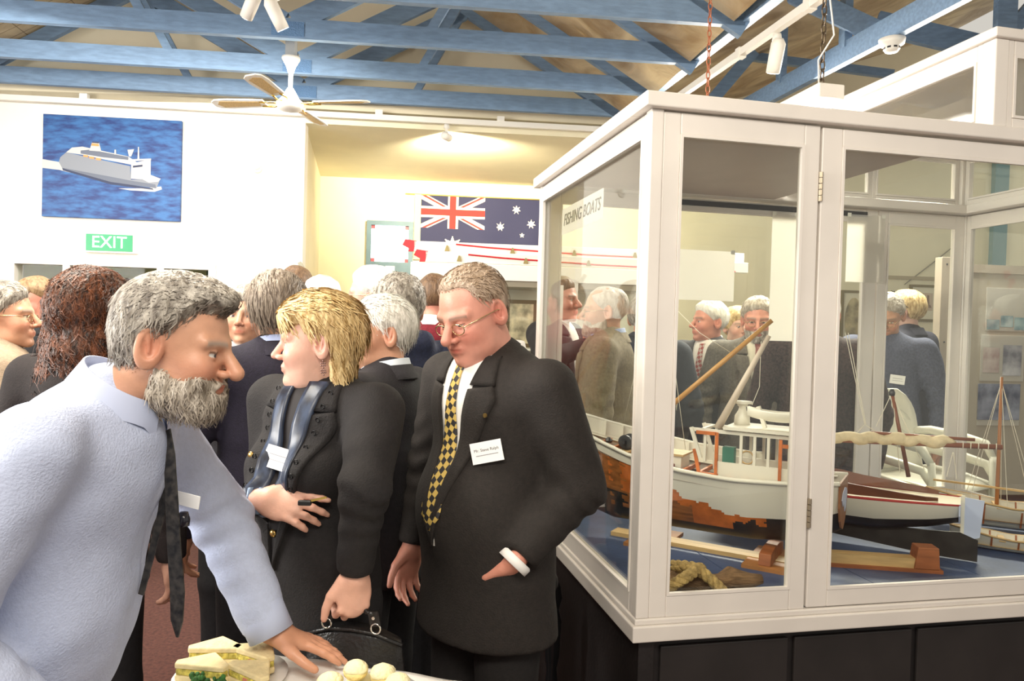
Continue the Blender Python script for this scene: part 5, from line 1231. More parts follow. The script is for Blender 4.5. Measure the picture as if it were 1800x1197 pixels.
    if beard:
        bm_ = hair_mat('beard_%d' % (abs(hash(beard['col'])) % 10 ** 8), *beard['col']); k = beard.get('k', 1.0); hs = head_sdf(face)
        def bfn(P):
            low = np.interp(P[:, 0], [-0.03, 0.0, 0.03, 0.06, 0.085, 0.12], [beard.get('low', 0.0)] * 2 + [-0.035 + beard.get('low', 0.0) * .5, -0.05, -0.048, -0.048]).astype(np.float32)
            gb = np.clip((low - P[:, 2]) / 0.03, -0.3, 1); d = smax(hs(P) - 0.010 * k * np.maximum(gb, 0) - 0.0025 * gb, P[:, 2] - low - 0.004, 0.006); d = smin(d, ell(P, (0.062, 0, -0.098), (0.036 * k, 0.040, 0.034 * k)), 0.02); d = smax(d, -0.012 - P[:, 0], 0.01)
            d = smax(d, -0.145 - P[:, 2], 0.01)
            d = smax(d, -ell(P, (0.106, 0, -0.0655), (0.024, 0.026, 0.0105)), 0.004)
            return d + 0.003 * wob(P, 120, 8, 5) + 0.002 * wob(P, 260, 9, 4)
        V, F = nets(bfn, (-0.05, -0.10, -0.18), (0.16, 0.10, 0.02), hr)
        if beard.get('locks'):
            kb = (((V[F].mean(1) - np.array([0.100, 0, -0.060])) / np.array([0.04, 0.034, 0.017])) ** 2).sum(1) > 1
            LV, LF = locks(V, F[kb], beard['locks'], 5, 0.022, 0.0035, lambda p: np.stack([0.25 + 0 * p[:, 0], p[:, 1] * 4, -1 + 0 * p[:, 0]], 1), 0.6); F = np.concatenate([F, LF + len(V)]); V = np.concatenate([V, LV])
        mesh_obj('beard', HV(V), F, bm_, e, True)
    if glasses:
        B = MB(); H_ = lambda p: fin((np.array(p)[None] * hk @ RH.T + hc))[0]
        for sd in (1, -1):
            B.tube([H_((0.100 - 0.004 * abs(math.cos(t)), sd * 0.032 + 0.023 * math.cos(t), -0.006 + 0.0155 * math.sin(t) * (1 if abs(math.sin(t)) < .9 else .93))) for t in [2 * math.pi * i / 20 for i in range(20)]], 0.0014 * s, 6, 0, True)
            B.tube([H_((0.095, sd * 0.055, -0.001)), H_((0.05, sd * 0.078, 0.004)), H_((-0.01, sd * 0.086, 0.004)), H_((-0.03, sd * 0.085, -0.008))], 0.0014 * s, 6)
        B.tube([H_((0.101, -0.010, 0.0)), H_((0.106, 0, 0.003)), H_((0.101, 0.010, 0.0))], 0.0014 * s, 6)
        gl_ = B.build('glasses', mat('spectacle_metal', (0.55, 0.45, 0.25), 0.25, 0.9), e, True)
    # --- upper garment
    kind, tcol = top[0], top[1]
    tm = mat('cloth_%d' % (abs(hash(top)) % 10 ** 8), tcol, 0.85, var=top[2] if len(top) > 2 else 0.18, vs=90, bump=0.25, bs=240) if not hasattr(tcol, 'node_tree') else tcol
    w = width; wr = 0.0075 if kind == 'shirt' else 0.003
    def garm(P):
        d = cone(P, (0, 0, 0.98), (0, 0, 1.14), 0.165 * w, 0.152 * w, 0.74); d = smin(d, cone(P, (0, 0, 1.14), (0, 0, 1.33), 0.152 * w, 0.168 * w, 0.72), 0.05)
        d = smin(d, cone(P, (-0.012, -0.125 * w, 1.395), (-0.012, 0.125 * w, 1.395), 0.066, 0.066), 0.05)
        d = smin(d, cone(P, (-0.015, 0, 1.39), (-0.014, 0, 1.462), 0.088, 0.062, 0.9), 0.04)
        if belly: d = smin(d, ell(P, (0.06, 0, 1.07), (0.09 + 0.05 * belly, 0.15 * w, 0.15)), 0.06)
        if bust:
            for sd in (1, -1): d = smin(d, ell(P, (0.085, sd * 0.072, 1.25), (0.072 * bust, 0.078, 0.075)), 0.04)
        if hem < 0.97: d = smin(d, cone(P, (0, 0, 1.0), (0, 0, hem), 0.168 * w, (0.18 + (0.97 - hem) * 0.06) * w, 0.76), 0.05)
        d = smax(d, hem - P[:, 2], 0.01)
        for sh, E, W_, a in arms:
            loose = a.get('loose', 1.0); dn = (W_ - E) / np.linalg.norm(W_ - E); end = W_ + dn * a.get('cuff', 0.0)
            ar = smin(cone(P, sh, E, 0.073, 0.058 * loose), cone(P, E, end, 0.057 * loose, 0.043 * loose), 0.02); ar = smax(ar, (P - end.astype(np.float32)) @ dn.astype(np.float32), 0.008)
            fold = 0.0045 * np.sin(((P - E.astype(np.float32)) @ dn.astype(np.float32)) * 110 + 3 * np.sin(P[:, 1] * 30)) * np.exp(-(((P - E.astype(np.float32)) ** 2).sum(1)) / 0.016)
            d = smin(d, ar + fold, 0.03)
        if hood: d = smin(d, cone(P, (-0.075, -0.07, 1.47), (-0.075, 0.07, 1.47), 0.045, 0.045), 0.03)
        return d + wr * wob(P * np.array([1, 1, 0.5], np.float32), 26, 21, 5) + wr * 0.5 * wob(P, 60, 22, 4)
    V, F = nets(garm, lo - 0.02, np.maximum(hi + 0.02, [0.3, 0.3, 1.56]), (0.0085 if res < 1.3 else 0.013) * max(1.0, res * 0.75) / s)
    gname = {'jacket': 'jacket', 'shirt': 'shirt', 'sweater': 'sweater', 'coat': 'coat'}[kind]
    mesh_obj(gname, fin(V), F, tm, e, True)
    def proj(yz, off):                                             # points of the chest, seen from the front
        P = np.c_[np.full(len(yz), 0.42), np.asarray(yz, float)].astype(np.float32)
        for _ in range(40): P[:, 0] -= np.clip(garm(P), -0.02, 0.05) * 0.8
        P[:, 0] += off; return P
    def strip(name, Le, Re, off, m_, nu=6, nv_=18, th_=0.006):
        t = np.linspace(0, 1, nv_); L_ = np.array(Le, float); R_ = np.array(Re, float)
        li = np.stack([np.interp(t, np.linspace(0, 1, len(L_)), L_[:, k]) for k in (0, 1)], 1); ri = np.stack([np.interp(t, np.linspace(0, 1, len(R_)), R_[:, k]) for k in (0, 1)], 1)
        rows = []
        for i in range(nv_):
            u_ = np.linspace(0, 1, nu)[:, None]; rows.append(li[i] * (1 - u_) + ri[i] * u_)
        P = proj(np.concatenate(rows), off).reshape(nv_, nu, 3)
        Pb = P.copy(); Pb[..., 0] -= th_
        Q = np.concatenate([Pb[:, :1], P, Pb[:, -1:]], 1); Q = np.concatenate([Q[:1] - np.array([th_, 0, 0]), Q, Q[-1:] - np.array([th_, 0, 0])], 0)
        n_, k_ = Q.shape[:2]; I_ = np.arange(n_ * k_).reshape(n_, k_)
        Fq = np.stack([I_[:-1, :-1], I_[:-1, 1:], I_[1:, 1:], I_[1:, :-1]], -1).reshape(-1, 4)
        return mesh_obj(name, fin(Q.reshape(-1, 3)), Fq, m_, e, True)
    if kind == 'jacket' and shirt is not None:
        sm_ = mat('shirt_%d' % (abs(hash(shirt)) % 10 ** 8), shirt, 0.75, var=0.03)
        wv = lambda z: 0.062 * max(0, (z - vz)) / (1.47 - vz)
        zs_ = [1.485, 1.42, 1.34, 1.2, vz]
        strip('shirt_front', [(-wv(z) - 0.004, z) for z in zs_], [(wv(z) + 0.004, z) for z in zs_], 0.003, sm_)
        for sd in (1, -1):
            zl_ = [1.395, 1.36, 1.28, 1.18, vz]; lw_ = [0.060, 0.078, 0.058, 0.034, 0.004]
            strip('lapel', [(sd * wv(z), z) for z in zl_], [(sd * (wv(z) + q), z + 0.01) for z, q in zip(zl_, lw_)], 0.0095, tm, th_=0.008)
            zl_ = [1.478, 1.45, 1.405]; lw_ = [0.030, 0.045, 0.062]
            strip('jacket_collar', [(sd * wv(z), z) for z in zl_], [(sd * (wv(z) + q), z) for z, q in zip(zl_, lw_)], 0.0085, tm, nv_=8, th_=0.008)
    if tie is not None:
        tz = tie.get('z', vz + 0.02)
        strip('tie', [(-0.017, 1.462), (-0.013, 1.435), (-0.022, 1.30), (-0.036, tz + .04), (-0.002, tz)], [(0.017, 1.462), (0.013, 1.435), (0.022, 1.30), (0.036, tz + .04), (0.002, tz)], 0.0085, tie['m'], nv_=24, th_=0.004)
    cc = collar if collar is not None else shirt
    if cc is not None:
        cm = mat('shirt_%d' % (abs(hash(cc)) % 10 ** 8), cc, 0.75, var=0.03); rows = [[], [], [], []]
        fk = face.get('fat', 0) * 0.008
        for i in range(33):
            a_ = R(14 + (332 / 32) * i); ca_, sa_ = math.cos(a_), math.sin(a_); fr_ = 0.5 + 0.5 * ca_; tip = max(0, ca_ - 0.80) * 0.12
            for k, (rr, zz_) in enumerate(((0.061 + colk[1], 1.452 - 0.012 * fr_), (0.0625 + fk, 1.517 - 0.030 * fr_), (0.066 + fk, 1.517 - 0.030 * fr_), (0.081 + fk * .5, 1.470 - 0.022 * fr_ - tip))):
                rr += colk[1]; rows[k].append(Vector(fin(np.array([[-0.014 + colk[0] + ca_ * rr, sa_ * rr, zz_ + colk[2]]]))[0]))
        MB().grid(rows).build('shirt_collar', cm, e, True)
    if kind in ('jacket', 'coat'):
        rows = [[], [], []]
        for i in range(25):
            a_ = R(62 + (236 / 24) * i); ca_, sa_ = math.cos(a_), math.sin(a_); fr_ = 0.5 + 0.5 * ca_
            for k, (rr, zz_) in enumerate(((0.070, 1.445), (0.074, 1.497 - 0.02 * fr_), (0.098, 1.452 - 0.022 * fr_))): rows[k].append(Vector(fin(np.array([[-0.016 + ca_ * rr, sa_ * rr, zz_]]))[0]))
        MB().grid(rows).build('back_collar', tm, e, True)
    if badge:
        by, bz, tilt = badge; q = proj(np.array([[by, bz]]), 0.006)[0]; g0 = proj(np.array([[by - 0.03, bz], [by + 0.03, bz], [by, bz - .02], [by, bz + .02]]), 0.006)
        uy = g0[1] - g0[0]; uz = g0[3] - g0[2]; uy = np.array(fin((q + uy)[None])[0] - fin(q[None])[0]); uz = np.array(fin((q + uz)[None])[0] - fin(q[None])[0])
        uy = Vector(uy).normalized(); n_ = uy.cross(Vector(uz)).normalized(); uz_ = n_.cross(uy)
        q_ = Matrix.Rotation(R(tilt), 3, n_); uy, uz_ = q_ @ uy, q_ @ uz_
        Tb = frame4(Vector(fin(q[None])[0]) + n_ * 0.011, uy, uz_, n_)
        bd = MB().box((-0.042, -0.027, -0.001), (0.042, 0.027, 0.001), 0, Tb).build('name_badge', mat('badge_card', (0.92, 0.92, 0.92), 0.5), e)
        ink_ = mat('faint_ink', (0.30, 0.30, 0.32), 0.8)
        text = face.get('badge_text')
        if text: text_obj('lettering', text, 0.0105, mat('ink', (0.02, 0.02, 0.02), 0.7), bd, Tb @ Matrix.Translation((0, 0.006, 0.0012)), 0.0002)
        else: MB().box((-0.028, 0.005, 0.001), (0.026, 0.0075, 0.0013), 0, Tb).build('printed_line', ink_, bd)
        MB().box((-0.030, -0.008, 0.001), (0.030, -0.006, 0.0013), 0, Tb).build('printed_line', ink_, bd)
    # --- trousers and shoes
    pm = mat('pants_%d' % (abs(hash(pants)) % 10 ** 8), pants, 0.85, var=0.15, vs=60, bump=0.2, bs=200)
    def pf(P): return smax(legf(P, 0.022), 0.055 - P[:, 2], 0.01) + 0.003 * wob(P * np.array([1, 1, .6], np.float32), 30, 31, 4)
    V, F = nets(pf, (-0.22, -0.27, 0.02), (0.22, 0.27, 1.12), 0.014 * max(1, res * .8) / s); mesh_obj('trousers', V * s, F, pm, e, True)
    sm2 = mat('shoe_%d' % (abs(hash(shoe)) % 10 ** 8), shoe, 0.3)
    for sd in (1, -1):
        def sf(P): return smax(smin(ell(P, (0.08, sd * 0.105, 0.03), (0.105, 0.045, 0.045)), ell(P, (-0.03, sd * 0.10, 0.05), (0.06, 0.04, 0.055)), 0.03), 0.002 - P[:, 2], 0.004)
        V, F = nets(sf, (-0.14, sd * 0.105 - 0.08, -0.02), (0.24, sd * 0.105 + 0.08, 0.14), 0.010 * max(1, res * .7)); mesh_obj('shoe', V * s, F, sm2, e, True)
    return dict(e=e, fin=fin, loc_t=loc_t, s=s, proj=proj, strip=strip, hc=hc, RH=RH, MI=MI, arms=arms, tm=tm, H=lambda p: Vector(fin(np.array(p, float)[None] * hk @ RH.T + hc)[0]))
GREY = ((0.16, 0.135, 0.11), (0.48, 0.44, 0.38)); WHITE = ((0.66, 0.64, 0.58), (0.90, 0.88, 0.82)); BROWN = ((0.10, 0.055, 0.03), (0.22, 0.13, 0.07)); SILVER = ((0.30, 0.25, 0.19), (0.60, 0.54, 0.46))
BLOND = ((0.42, 0.26, 0.09), (0.85, 0.66, 0.34)); RED = ((0.020, 0.010, 0.007), (0.17, 0.05, 0.015)); DARK = ((0.02, 0.015, 0.012), (0.06, 0.04, 0.03)); ASH = ((0.16, 0.12, 0.09), (0.34, 0.28, 0.22)); THIN = ((0.34, 0.24, 0.16), (0.54, 0.42, 0.32))
PINK = (0.60, 0.32, 0.205); TAN = (0.58, 0.31, 0.19); PALE = (0.70, 0.42, 0.32); RUDDY = (0.66, 0.30, 0.22)

def weave(name, c1, c2, scale, c3=None):
    m = bpy.data.materials.new(name); m.use_nodes = True; nt = m.node_tree; b = nt.nodes['Principled BSDF']; b.inputs['Roughness'].default_value = 0.5
    tc = nt.nodes.new('ShaderNodeTexCoord'); mp = nt.nodes.new('ShaderNodeMapping'); mp.inputs['Rotation'].default_value = (0.5, 0, 0); mp.inputs['Location'].default_value = (0, 0.003, 0)
    mp.inputs['Scale'].default_value = (0.001, 1, 1)
    ch = nt.nodes.new('ShaderNodeTexChecker'); ch.inputs['Scale'].default_value = scale; ch.inputs['Color1'].default_value = (*c1, 1); ch.inputs['Color2'].default_value = (*c2, 1)
    nt.links.new(tc.outputs['Object'], mp.inputs['Vector']); nt.links.new(mp.outputs['Vector'], ch.inputs['Vector']); nt.links.new(ch.outputs['Color'], b.inputs['Base Color'])
    return m
tie_check = weave('tie_yellow_check', (0.62, 0.44, 0.12), (0.03, 0.028, 0.03), 62)
tie_red = weave('tie_red_stripe', (0.35, 0.06, 0.06), (0.55, 0.45, 0.42), 55)
tie_maroon = mat('tie_maroon', (0.22, 0.05, 0.05), 0.5, col2=(0.38, 0.14, 0.12), vs=60)
tie_yellow = mat('tie_yellow', (0.75, 0.60, 0.28), 0.5, var=0.1)
tie_navy = mat('tie_navy', (0.05, 0.06, 0.13), 0.5)
W_ = (0.84, 0.82, 0.79)

# the bending man in the pale blue shirt
fm = person('grey-bearded man in pale blue shirt bending over the buffet table', (312, 606), 1.34, 92, PINK, hk=0.92, hpitch=-8, lean=20, res=0.62, colk=(0.022, 0.012, 0.012),
    hair=dict(t=0.012, zf=0.082, zs=0.020, zb=-0.080, amp=0.005, freq=80, soft=0.02, temple=0.012), extra=(((0.055, 0, 0.106), (0.042, 0.052, 0.020)), ((-0.080, 0, -0.01), (0.024, 0.055, 0.055))), hair_col=GREY, n_locks=2600, lock=(0.030, 0.0045, 0.7),
    face=dict(nose=1.25, jaw=1.0, slit=0.0042, ear=1.15, brow=(0.35, 0.30, 0.25)), beard=dict(col=SILVER, k=0.8, locks=1700, low=-0.045), top=('shirt', (0.50, 0.56, 0.74), 0.03), belly=0.35, width=1.08, hem=0.93, collar=(0.50, 0.56, 0.75),
    armL=dict(px=(474, 1108, 1.64), pole=(0.2, 1.0, -0.3), loose=1.15, cuff=-0.01), armR=dict(px=(95, 1330, 1.12), pole=(-0.9, -0.4, 0), loose=1.35),
    handL=dict(curl=0.12, thumb=0.9, dirw=(0.085, 0.02, -0.035), backw=(0.1, 0.1, 1)), handR=dict(curl=0.5), pants=(0.012, 0.013, 0.018), head_off=(0.078, 0, 0.128))
# the woman with the scarf and keys
wo = person('blonde woman in black jacket with dark scarf, keys and handbag', (560, 603), 1.90, -27, PALE, head_off=(0.03, 0, 0.094), hk=0.93, armk=0.83, hyaw=-54, hpitch=4, res=0.8,
    hair=dict(t=0.022, zf=0.058, zs=0.014, zb=-0.10, amp=0.004, freq=70), extra=(((-0.02, 0, 0.092), (0.088, 0.078, 0.042)), ((-0.070, 0, -0.05), (0.032, 0.068, 0.075)), ((0.055, 0, 0.075), (0.05, 0.068, 0.035)), ((-0.06, 0.055, -0.07), (0.025, 0.022, 0.055)), ((-0.06, -0.055, -0.07), (0.025, 0.022, 0.055))),
    hair_col=BLOND, n_locks=1500, lock=(0.055, 0.007, 0.35), face=dict(nose=0.85, jaw=0.95, fat=0.8, slit=0.0055, lip=(0.95, 0.45, 0.45), brow=(0.35, 0.22, 0.12)), top=('jacket', (0.010, 0.008, 0.0085)), bust=1.1, belly=0.2, width=0.97, hem=0.74,
    shirt=(0.011, 0.008, 0.009), vz=1.02, collar=(0.011, 0.008, 0.009), armR=dict(px=(458, 876, 1.76), pole=(-0.8, -0.6, -0.6)), handR=dict(curl=0.55, thumb=0.2, point=True, dirw=(0.10, -0.03, -0.012), backw=(-0.2, -0.8, 0.55)),
    armL=dict(px=(624, 1000, 1.735), pole=(0.7, 0.5, 0)), handL=dict(curl=1.5, thumb=0.1, dirw=(0.0, -0.01, -0.1), backw=(0.5, -0.9, 0)), badge=(-0.005, 1.285, -9), pants=(0.012, 0.011, 0.012))
# the man in the dark suit
mm = person('stout man in charcoal suit and gold checked tie looking down through glasses', (832, 552), 2.0, -46, RUDDY, head_off=(0.085, 0, 0.108), armk=0.9, hyaw=4, hpitch=24, hroll=4, res=0.75,
    hair=dict(t=0.005, zf=0.104, zs=0.024, zb=-0.065, amp=0.0022, freq=90, soft=0.02, temple=0.022), hair_col=THIN, n_locks=900, lock=(0.03, 0.004, 0.6), face=dict(nose=1.15, jaw=1.12, fat=1.0, slit=0.0028, badge_text='Mr. Steve Ralph'), glasses=True,
    top=('jacket', (0.016, 0.012, 0.010)), belly=0.9, width=1.12, shirt=W_, tie=dict(m=tie_check, z=1.04), vz=1.0, armL=dict(px=(905, 985, 1.86), pole=(-0.9, 0.5, 0), loose=1.15, cuff=-0.02), handL=dict(curl=0.15, dirw=(-0.06, 0.11, -0.07)), badge=(0.112, 1.245, 14), pants=(0.010, 0.0085, 0.0085), hem=0.75)
person('white-haired man in dark suit turned away behind the blonde woman', (670, 588), 2.42, -112, PINK, hyaw=42, hpitch=4, res=0.9, hair=dict(t=0.014, zf=0.070, zs=0.006, zb=-0.085, amp=0.003), hair_col=WHITE, n_locks=700, lock=(0.04, 0.006, 0.3), face=dict(nose=1.1, slit=0.003, brow=(0.6, 0.55, 0.48)), top=('jacket', (0.013, 0.011, 0.015)), shirt=(0.55, 0.60, 0.66), tie=dict(m=tie_navy), width=1.04)
person('man with long ash-brown hair in navy-purple suit seen from behind', (487, 548), 2.55, -150, PINK, hyaw=-10, res=1.1, hair=dict(t=0.020, zf=0.06, zs=-0.03, zb=-0.085, amp=0.003), hair_col=ASH, n_locks=600, lock=(0.06, 0.006, 0.2), top=('jacket', (0.014, 0.011, 0.026)), shirt=(0.42, 0.50, 0.78), width=1.08)
person('woman with long curly auburn hair in dark brown jacket seen from behind', (163, 558), 2.25, 172, PALE, res=0.9, hair=dict(t=0.030, zf=0.05, zs=-0.06, zb=-0.11, amp=0.007, freq=70), extra=(((-0.06, 0, -0.09), (0.075, 0.115, 0.12)), ((-0.07, 0.03, -0.19), (0.055, 0.10, 0.09)), ((0.0, 0.09, -0.08), (0.05, 0.03, 0.10)), ((0.0, -0.09, -0.08), (0.05, 0.03, 0.10))), hair_col=RED, n_locks=3200, lock=(0.05, 0.006, 1.1), top=('jacket', (0.012, 0.007, 0.007)), width=1.0, bust=1.0)
person('grey-haired man in beige jacket and glasses beside the auburn-haired woman', (8, 556), 2.75, 128, PINK, hyaw=-22, res=1.2, hair=dict(t=0.012, zf=0.075, zs=0.0, zb=-0.08), hair_col=GREY, n_locks=400, glasses=True, top=('jacket', (0.36, 0.27, 0.19), 0.1), width=1.08)
person('man in black suit and pale yellow tie under the internal window', (62, 528), 4.25, -12, RUDDY, hyaw=-14, hpitch=16, res=1.5, hair=dict(t=0.010, zf=0.072, zs=0.01, zb=-0.07), hair_col=((0.22, 0.13, 0.06), (0.42, 0.28, 0.15)), top=('jacket', (0.014, 0.014, 0.016)), shirt=W_, tie=dict(m=tie_yellow))
pcam = person('dark-haired person holding a camera beyond the auburn-haired woman', (222, 528), 4.95, 20, TAN, res=1.8, hair=dict(t=0.014, zf=0.06, zs=0.0, zb=-0.08), hair_col=DARK, top=('jacket', (0.05, 0.05, 0.06)), armR=dict(w=(0.22, -0.06, 1.47)), handR=dict(curl=1.0))
person('grey-haired person facing the crowd behind the bending man', (432, 556), 3.15, 5, PINK, res=1.4, hair=dict(t=0.014, zf=0.06, zs=0.0, zb=-0.08), hair_col=GREY, top=('jacket', (0.03, 0.03, 0.04)), shirt=W_)
person('tall dark-haired person far behind the blonde woman', (522, 508), 4.75, 175, TAN, res=1.9, hair=dict(t=0.012, zf=0.06, zs=0.0, zb=-0.08), hair_col=BROWN, top=('jacket', (0.04, 0.03, 0.03)))
person('bald pink-headed man behind the blonde woman', (568, 527), 3.80, 178, PALE, res=1.5, hair=dict(t=0.006, zf=0.09, zs=0.0, zb=-0.07, bald=1.2), hair_col=WHITE, top=('jacket', (0.05, 0.05, 0.07)))
person('man with curly grey hair in navy fleece with a turned-down collar', (702, 545), 2.97, -158, PINK, hyaw=-10, res=1.1, hair=dict(t=0.020, zf=0.06, zs=-0.008, zb=-0.085, amp=0.006, freq=75), hair_col=GREY, n_locks=700, lock=(0.025, 0.006, 1.0), top=('coat', (0.020, 0.026, 0.060)), width=1.05, hood=True)
person('white-haired man with glasses behind the curly-haired man', (652, 522), 3.46, -95, PALE, res=1.4, hair=dict(t=0.016, zf=0.065, zs=0.0, zb=-0.08), hair_col=WHITE, glasses=True, top=('jacket', (0.06, 0.06, 0.07)), shirt=W_)
person('man in maroon sweater with cropped brown hair seen from behind', (765, 527), 3.95, 168, RUDDY, res=1.2, hair=dict(t=0.006, zf=0.075, zs=0.008, zb=-0.055), hair_col=BROWN, top=('sweater', (0.20, 0.012, 0.025)), collar=W_, width=1.08)
# people seen through the glass case
person('balding bearded man in olive-tan jacket and glasses beyond the case', (1062, 548), 3.70, -105, PINK, hyaw=10, hpitch=2, res=1.2, hair=dict(t=0.005, zf=0.09, zs=0.0, zb=-0.07, bald=1.1), hair_col=((0.44, 0.36, 0.30), (0.62, 0.56, 0.50)), beard=dict(col=((0.36, 0.27, 0.20), (0.56, 0.46, 0.38)), k=0.6, low=-0.04), glasses=True, top=('jacket', (0.24, 0.19, 0.12), 0.15), shirt=(0.30, 0.36, 0.55), width=1.10)
ppap = person('person in black suit holding up a printed sheet behind the charcoal-suited man', (985, 528), 4.40, 60, RUDDY, res=1.4, hair=dict(t=0.010, zf=0.07, zs=0.0, zb=-0.08), hair_col=BROWN, top=('jacket', (0.016, 0.016, 0.018)), shirt=W_, armR=dict(w=(0.26, -0.16, 1.36)), handR=dict(curl=0.9, dir=(0.3, 0.2, 1)))
person('man in navy suit with his back to the case beside the corner post', (1134, 560), 4.22, 150, PINK, res=1.4, hair=dict(t=0.012, zf=0.07, zs=0.0, zb=-0.08), hair_col=GREY, top=('jacket', (0.022, 0.027, 0.042)), width=1.1)
person('white-haired man in grey suit and striped red tie beyond the case', (1246, 566), 4.62, -40, RUDDY, hyaw=-36, res=1.25, hair=dict(t=0.014, zf=0.07, zs=0.0, zb=-0.085), hair_col=WHITE, top=('jacket', (0.050, 0.048, 0.055)), shirt=W_, tie=dict(m=tie_red), vz=1.08, badge=(0.08, 1.23, 0), width=1.05)
person('bearded man in grey tweed jacket and maroon tie beyond the case', (1332, 563), 4.28, -14, RUDDY, hyaw=-4, hpitch=10, res=1.15, hair=dict(t=0.012, zf=0.072, zs=0.0, zb=-0.08), hair_col=SILVER, n_locks=300, beard=dict(col=((0.20, 0.17, 0.14), (0.62, 0.58, 0.52)), k=0.75, low=-0.03), glasses=True, top=('jacket', (0.15, 0.135, 0.115), 0.2), shirt=(0.70, 0.66, 0.55), tie=dict(m=tie_maroon), vz=1.08, width=1.08)
person('blonde woman mostly hidden behind the tweed-jacketed man', (1296, 575), 5.05, 10, PALE, res=1.7, hair=dict(t=0.022, zf=0.05, zs=-0.04, zb=-0.11), hair_col=BLOND, top=('jacket', (0.10, 0.08, 0.07)))
person('person in dark plum patterned jacket turned away beside the tweed jacket', (1440, 552), 3.80, 165, RUDDY, res=1.3, hair=dict(t=0.012, zf=0.07, zs=0.0, zb=-0.08), hair_col=WHITE, top=('jacket', (0.040, 0.020, 0.020), 0.6), width=1.05)
pbl = person('grey-haired man in slate blue shirt looking down beyond the case', (1560, 556), 4.60, -28, TAN, hyaw=-8, hpitch=28, res=1.2, hair=dict(t=0.012, zf=0.072, zs=0.0, zb=-0.08), hair_col=SILVER, n_locks=300, glasses=True, top=('shirt', (0.085, 0.095, 0.15)), collar=(0.16, 0.20, 0.24), badge=(0.06, 1.24, -6), width=1.06)
psun = person('person with sunglasses on pale hair behind the slate-shirted man', (1590, 548), 5.0, -150, PALE, hyaw=20, res=1.4, hair=dict(t=0.014, zf=0.06, zs=-0.01, zb=-0.085), hair_col=BLOND, top=('jacket', (0.018, 0.018, 0.035)), width=1.05)

# ------------------------------------------------------------------ what they wear and hold
def ribbon(name, pts, widths, m_, parent, nrm, th_=0.003):
    B = MB(); n = Vector(nrm).normalized(); rows = [[], [], [], []]
    for i, p_ in enumerate(pts):
        p_ = Vector(p_); d = (Vector(pts[min(i + 1, len(pts) - 1)]) - Vector(pts[max(i - 1, 0)])).normalized(); sd = d.cross(n).normalized()
        for k, (a, b) in enumerate(((-1, 1), (1, 1), (1, -1), (-1, -1))): rows[k].append(p_ + sd * a * widths[i] / 2 + n * b * th_ / 2)
    cols = [[rows[k][i] for k in range(4)] for i in range(len(pts))]
    B.grid(cols, 0, True); B.f.append((0, 1, 2, 3)); B.m.append(0); L_ = (len(pts) - 1) * 4; B.f.append((L_ + 3, L_ + 2, L_ + 1, L_)); B.m.append(0)
    return B.build(name, m_, parent)
# bending man's hanging tie with its tail, badge, pen, cuff
MIf = fm['MI']
pl_ = lambda px, py, Y: MIf @ at(px, py, Y)
dark_tie = mat('tie_dark_figured', (0.007, 0.007, 0.008), 0.45, col2=(0.05, 0.045, 0.04), vs=75)
ribbon('tie', [pl_(x, y, Y_) for x, y, Y_ in ((290, 758, 1.36), (298, 800, 1.345), (302, 880, 1.33), (306, 960, 1.33), (312, 1040, 1.33), (311, 1090, 1.33), (312, 1120, 1.33))], [0.026, 0.024, 0.027, 0.029, 0.031, 0.026, 0.004], dark_tie, fm['e'], (0.35, 1, 0))
ribbon('tie_tail', [pl_(x, y, Y_) for x, y, Y_ in ((293, 830, 1.36), (284, 900, 1.36), (266, 975, 1.36), (248, 1045, 1.36))], [0.016, 0.014, 0.013, 0.011], dark_tie, fm['e'], (0.2, 1, 0))
bdg = MB().box((-0.032, -0.012, -0.001), (0.032, 0.012, 0.001), 0, frame4(pl_(326, 878, 1.40), (0.9, -0.3, -0.12), (0.1, 0.1, 1), (0.3, 0.9, 0))).build('name_badge', mat('badge_card', (0.92, 0.92, 0.92), 0.5), fm['e'])
MB().lathe([(0.011, -0.012), (0.012, 0.0), (0.008, 0.014)], 10, 0, Matrix.Translation(pl_(323, 913, 1.40))).build('badge_clip', mat('clip_dark', (0.02, 0.02, 0.03), 0.2), fm['e'], True)
def cuff(P, k, m_, r0=0.040, l=0.055, back=0.045):
    sh, E, W2, a = P['arms'][k]; d = (W2 - E) / np.linalg.norm(W2 - E); u = np.cross(d, [0.3, 0.2, 0.9]); u /= np.linalg.norm(u); v = np.cross(d, u); rows = []
    for t, r_ in ((-back, r0 + 0.002), (-back + 0.004, r0 + 0.006), (-back + l, r0 + 0.005), (-back + l, r0 + 0.001), (-back + 0.01, r0 - 0.002)):
        rows.append([Vector(P['fin']((W2 + d * t + (u * math.cos(q) + v * math.sin(q)) * r_)[None])[0]) for q in [2 * math.pi * i / 24 for i in range(24)]])
    MB().grid(rows, 0, True).build('cuff', m_, P['e'], True)
cuff(fm, 0, mat('cuff_blue', (0.50, 0.56, 0.75), 0.75), 0.044, 0.070, 0.060)
cuff(mm, 0, mat('cuff_white', W_, 0.7), 0.038, 0.022, 0.010)
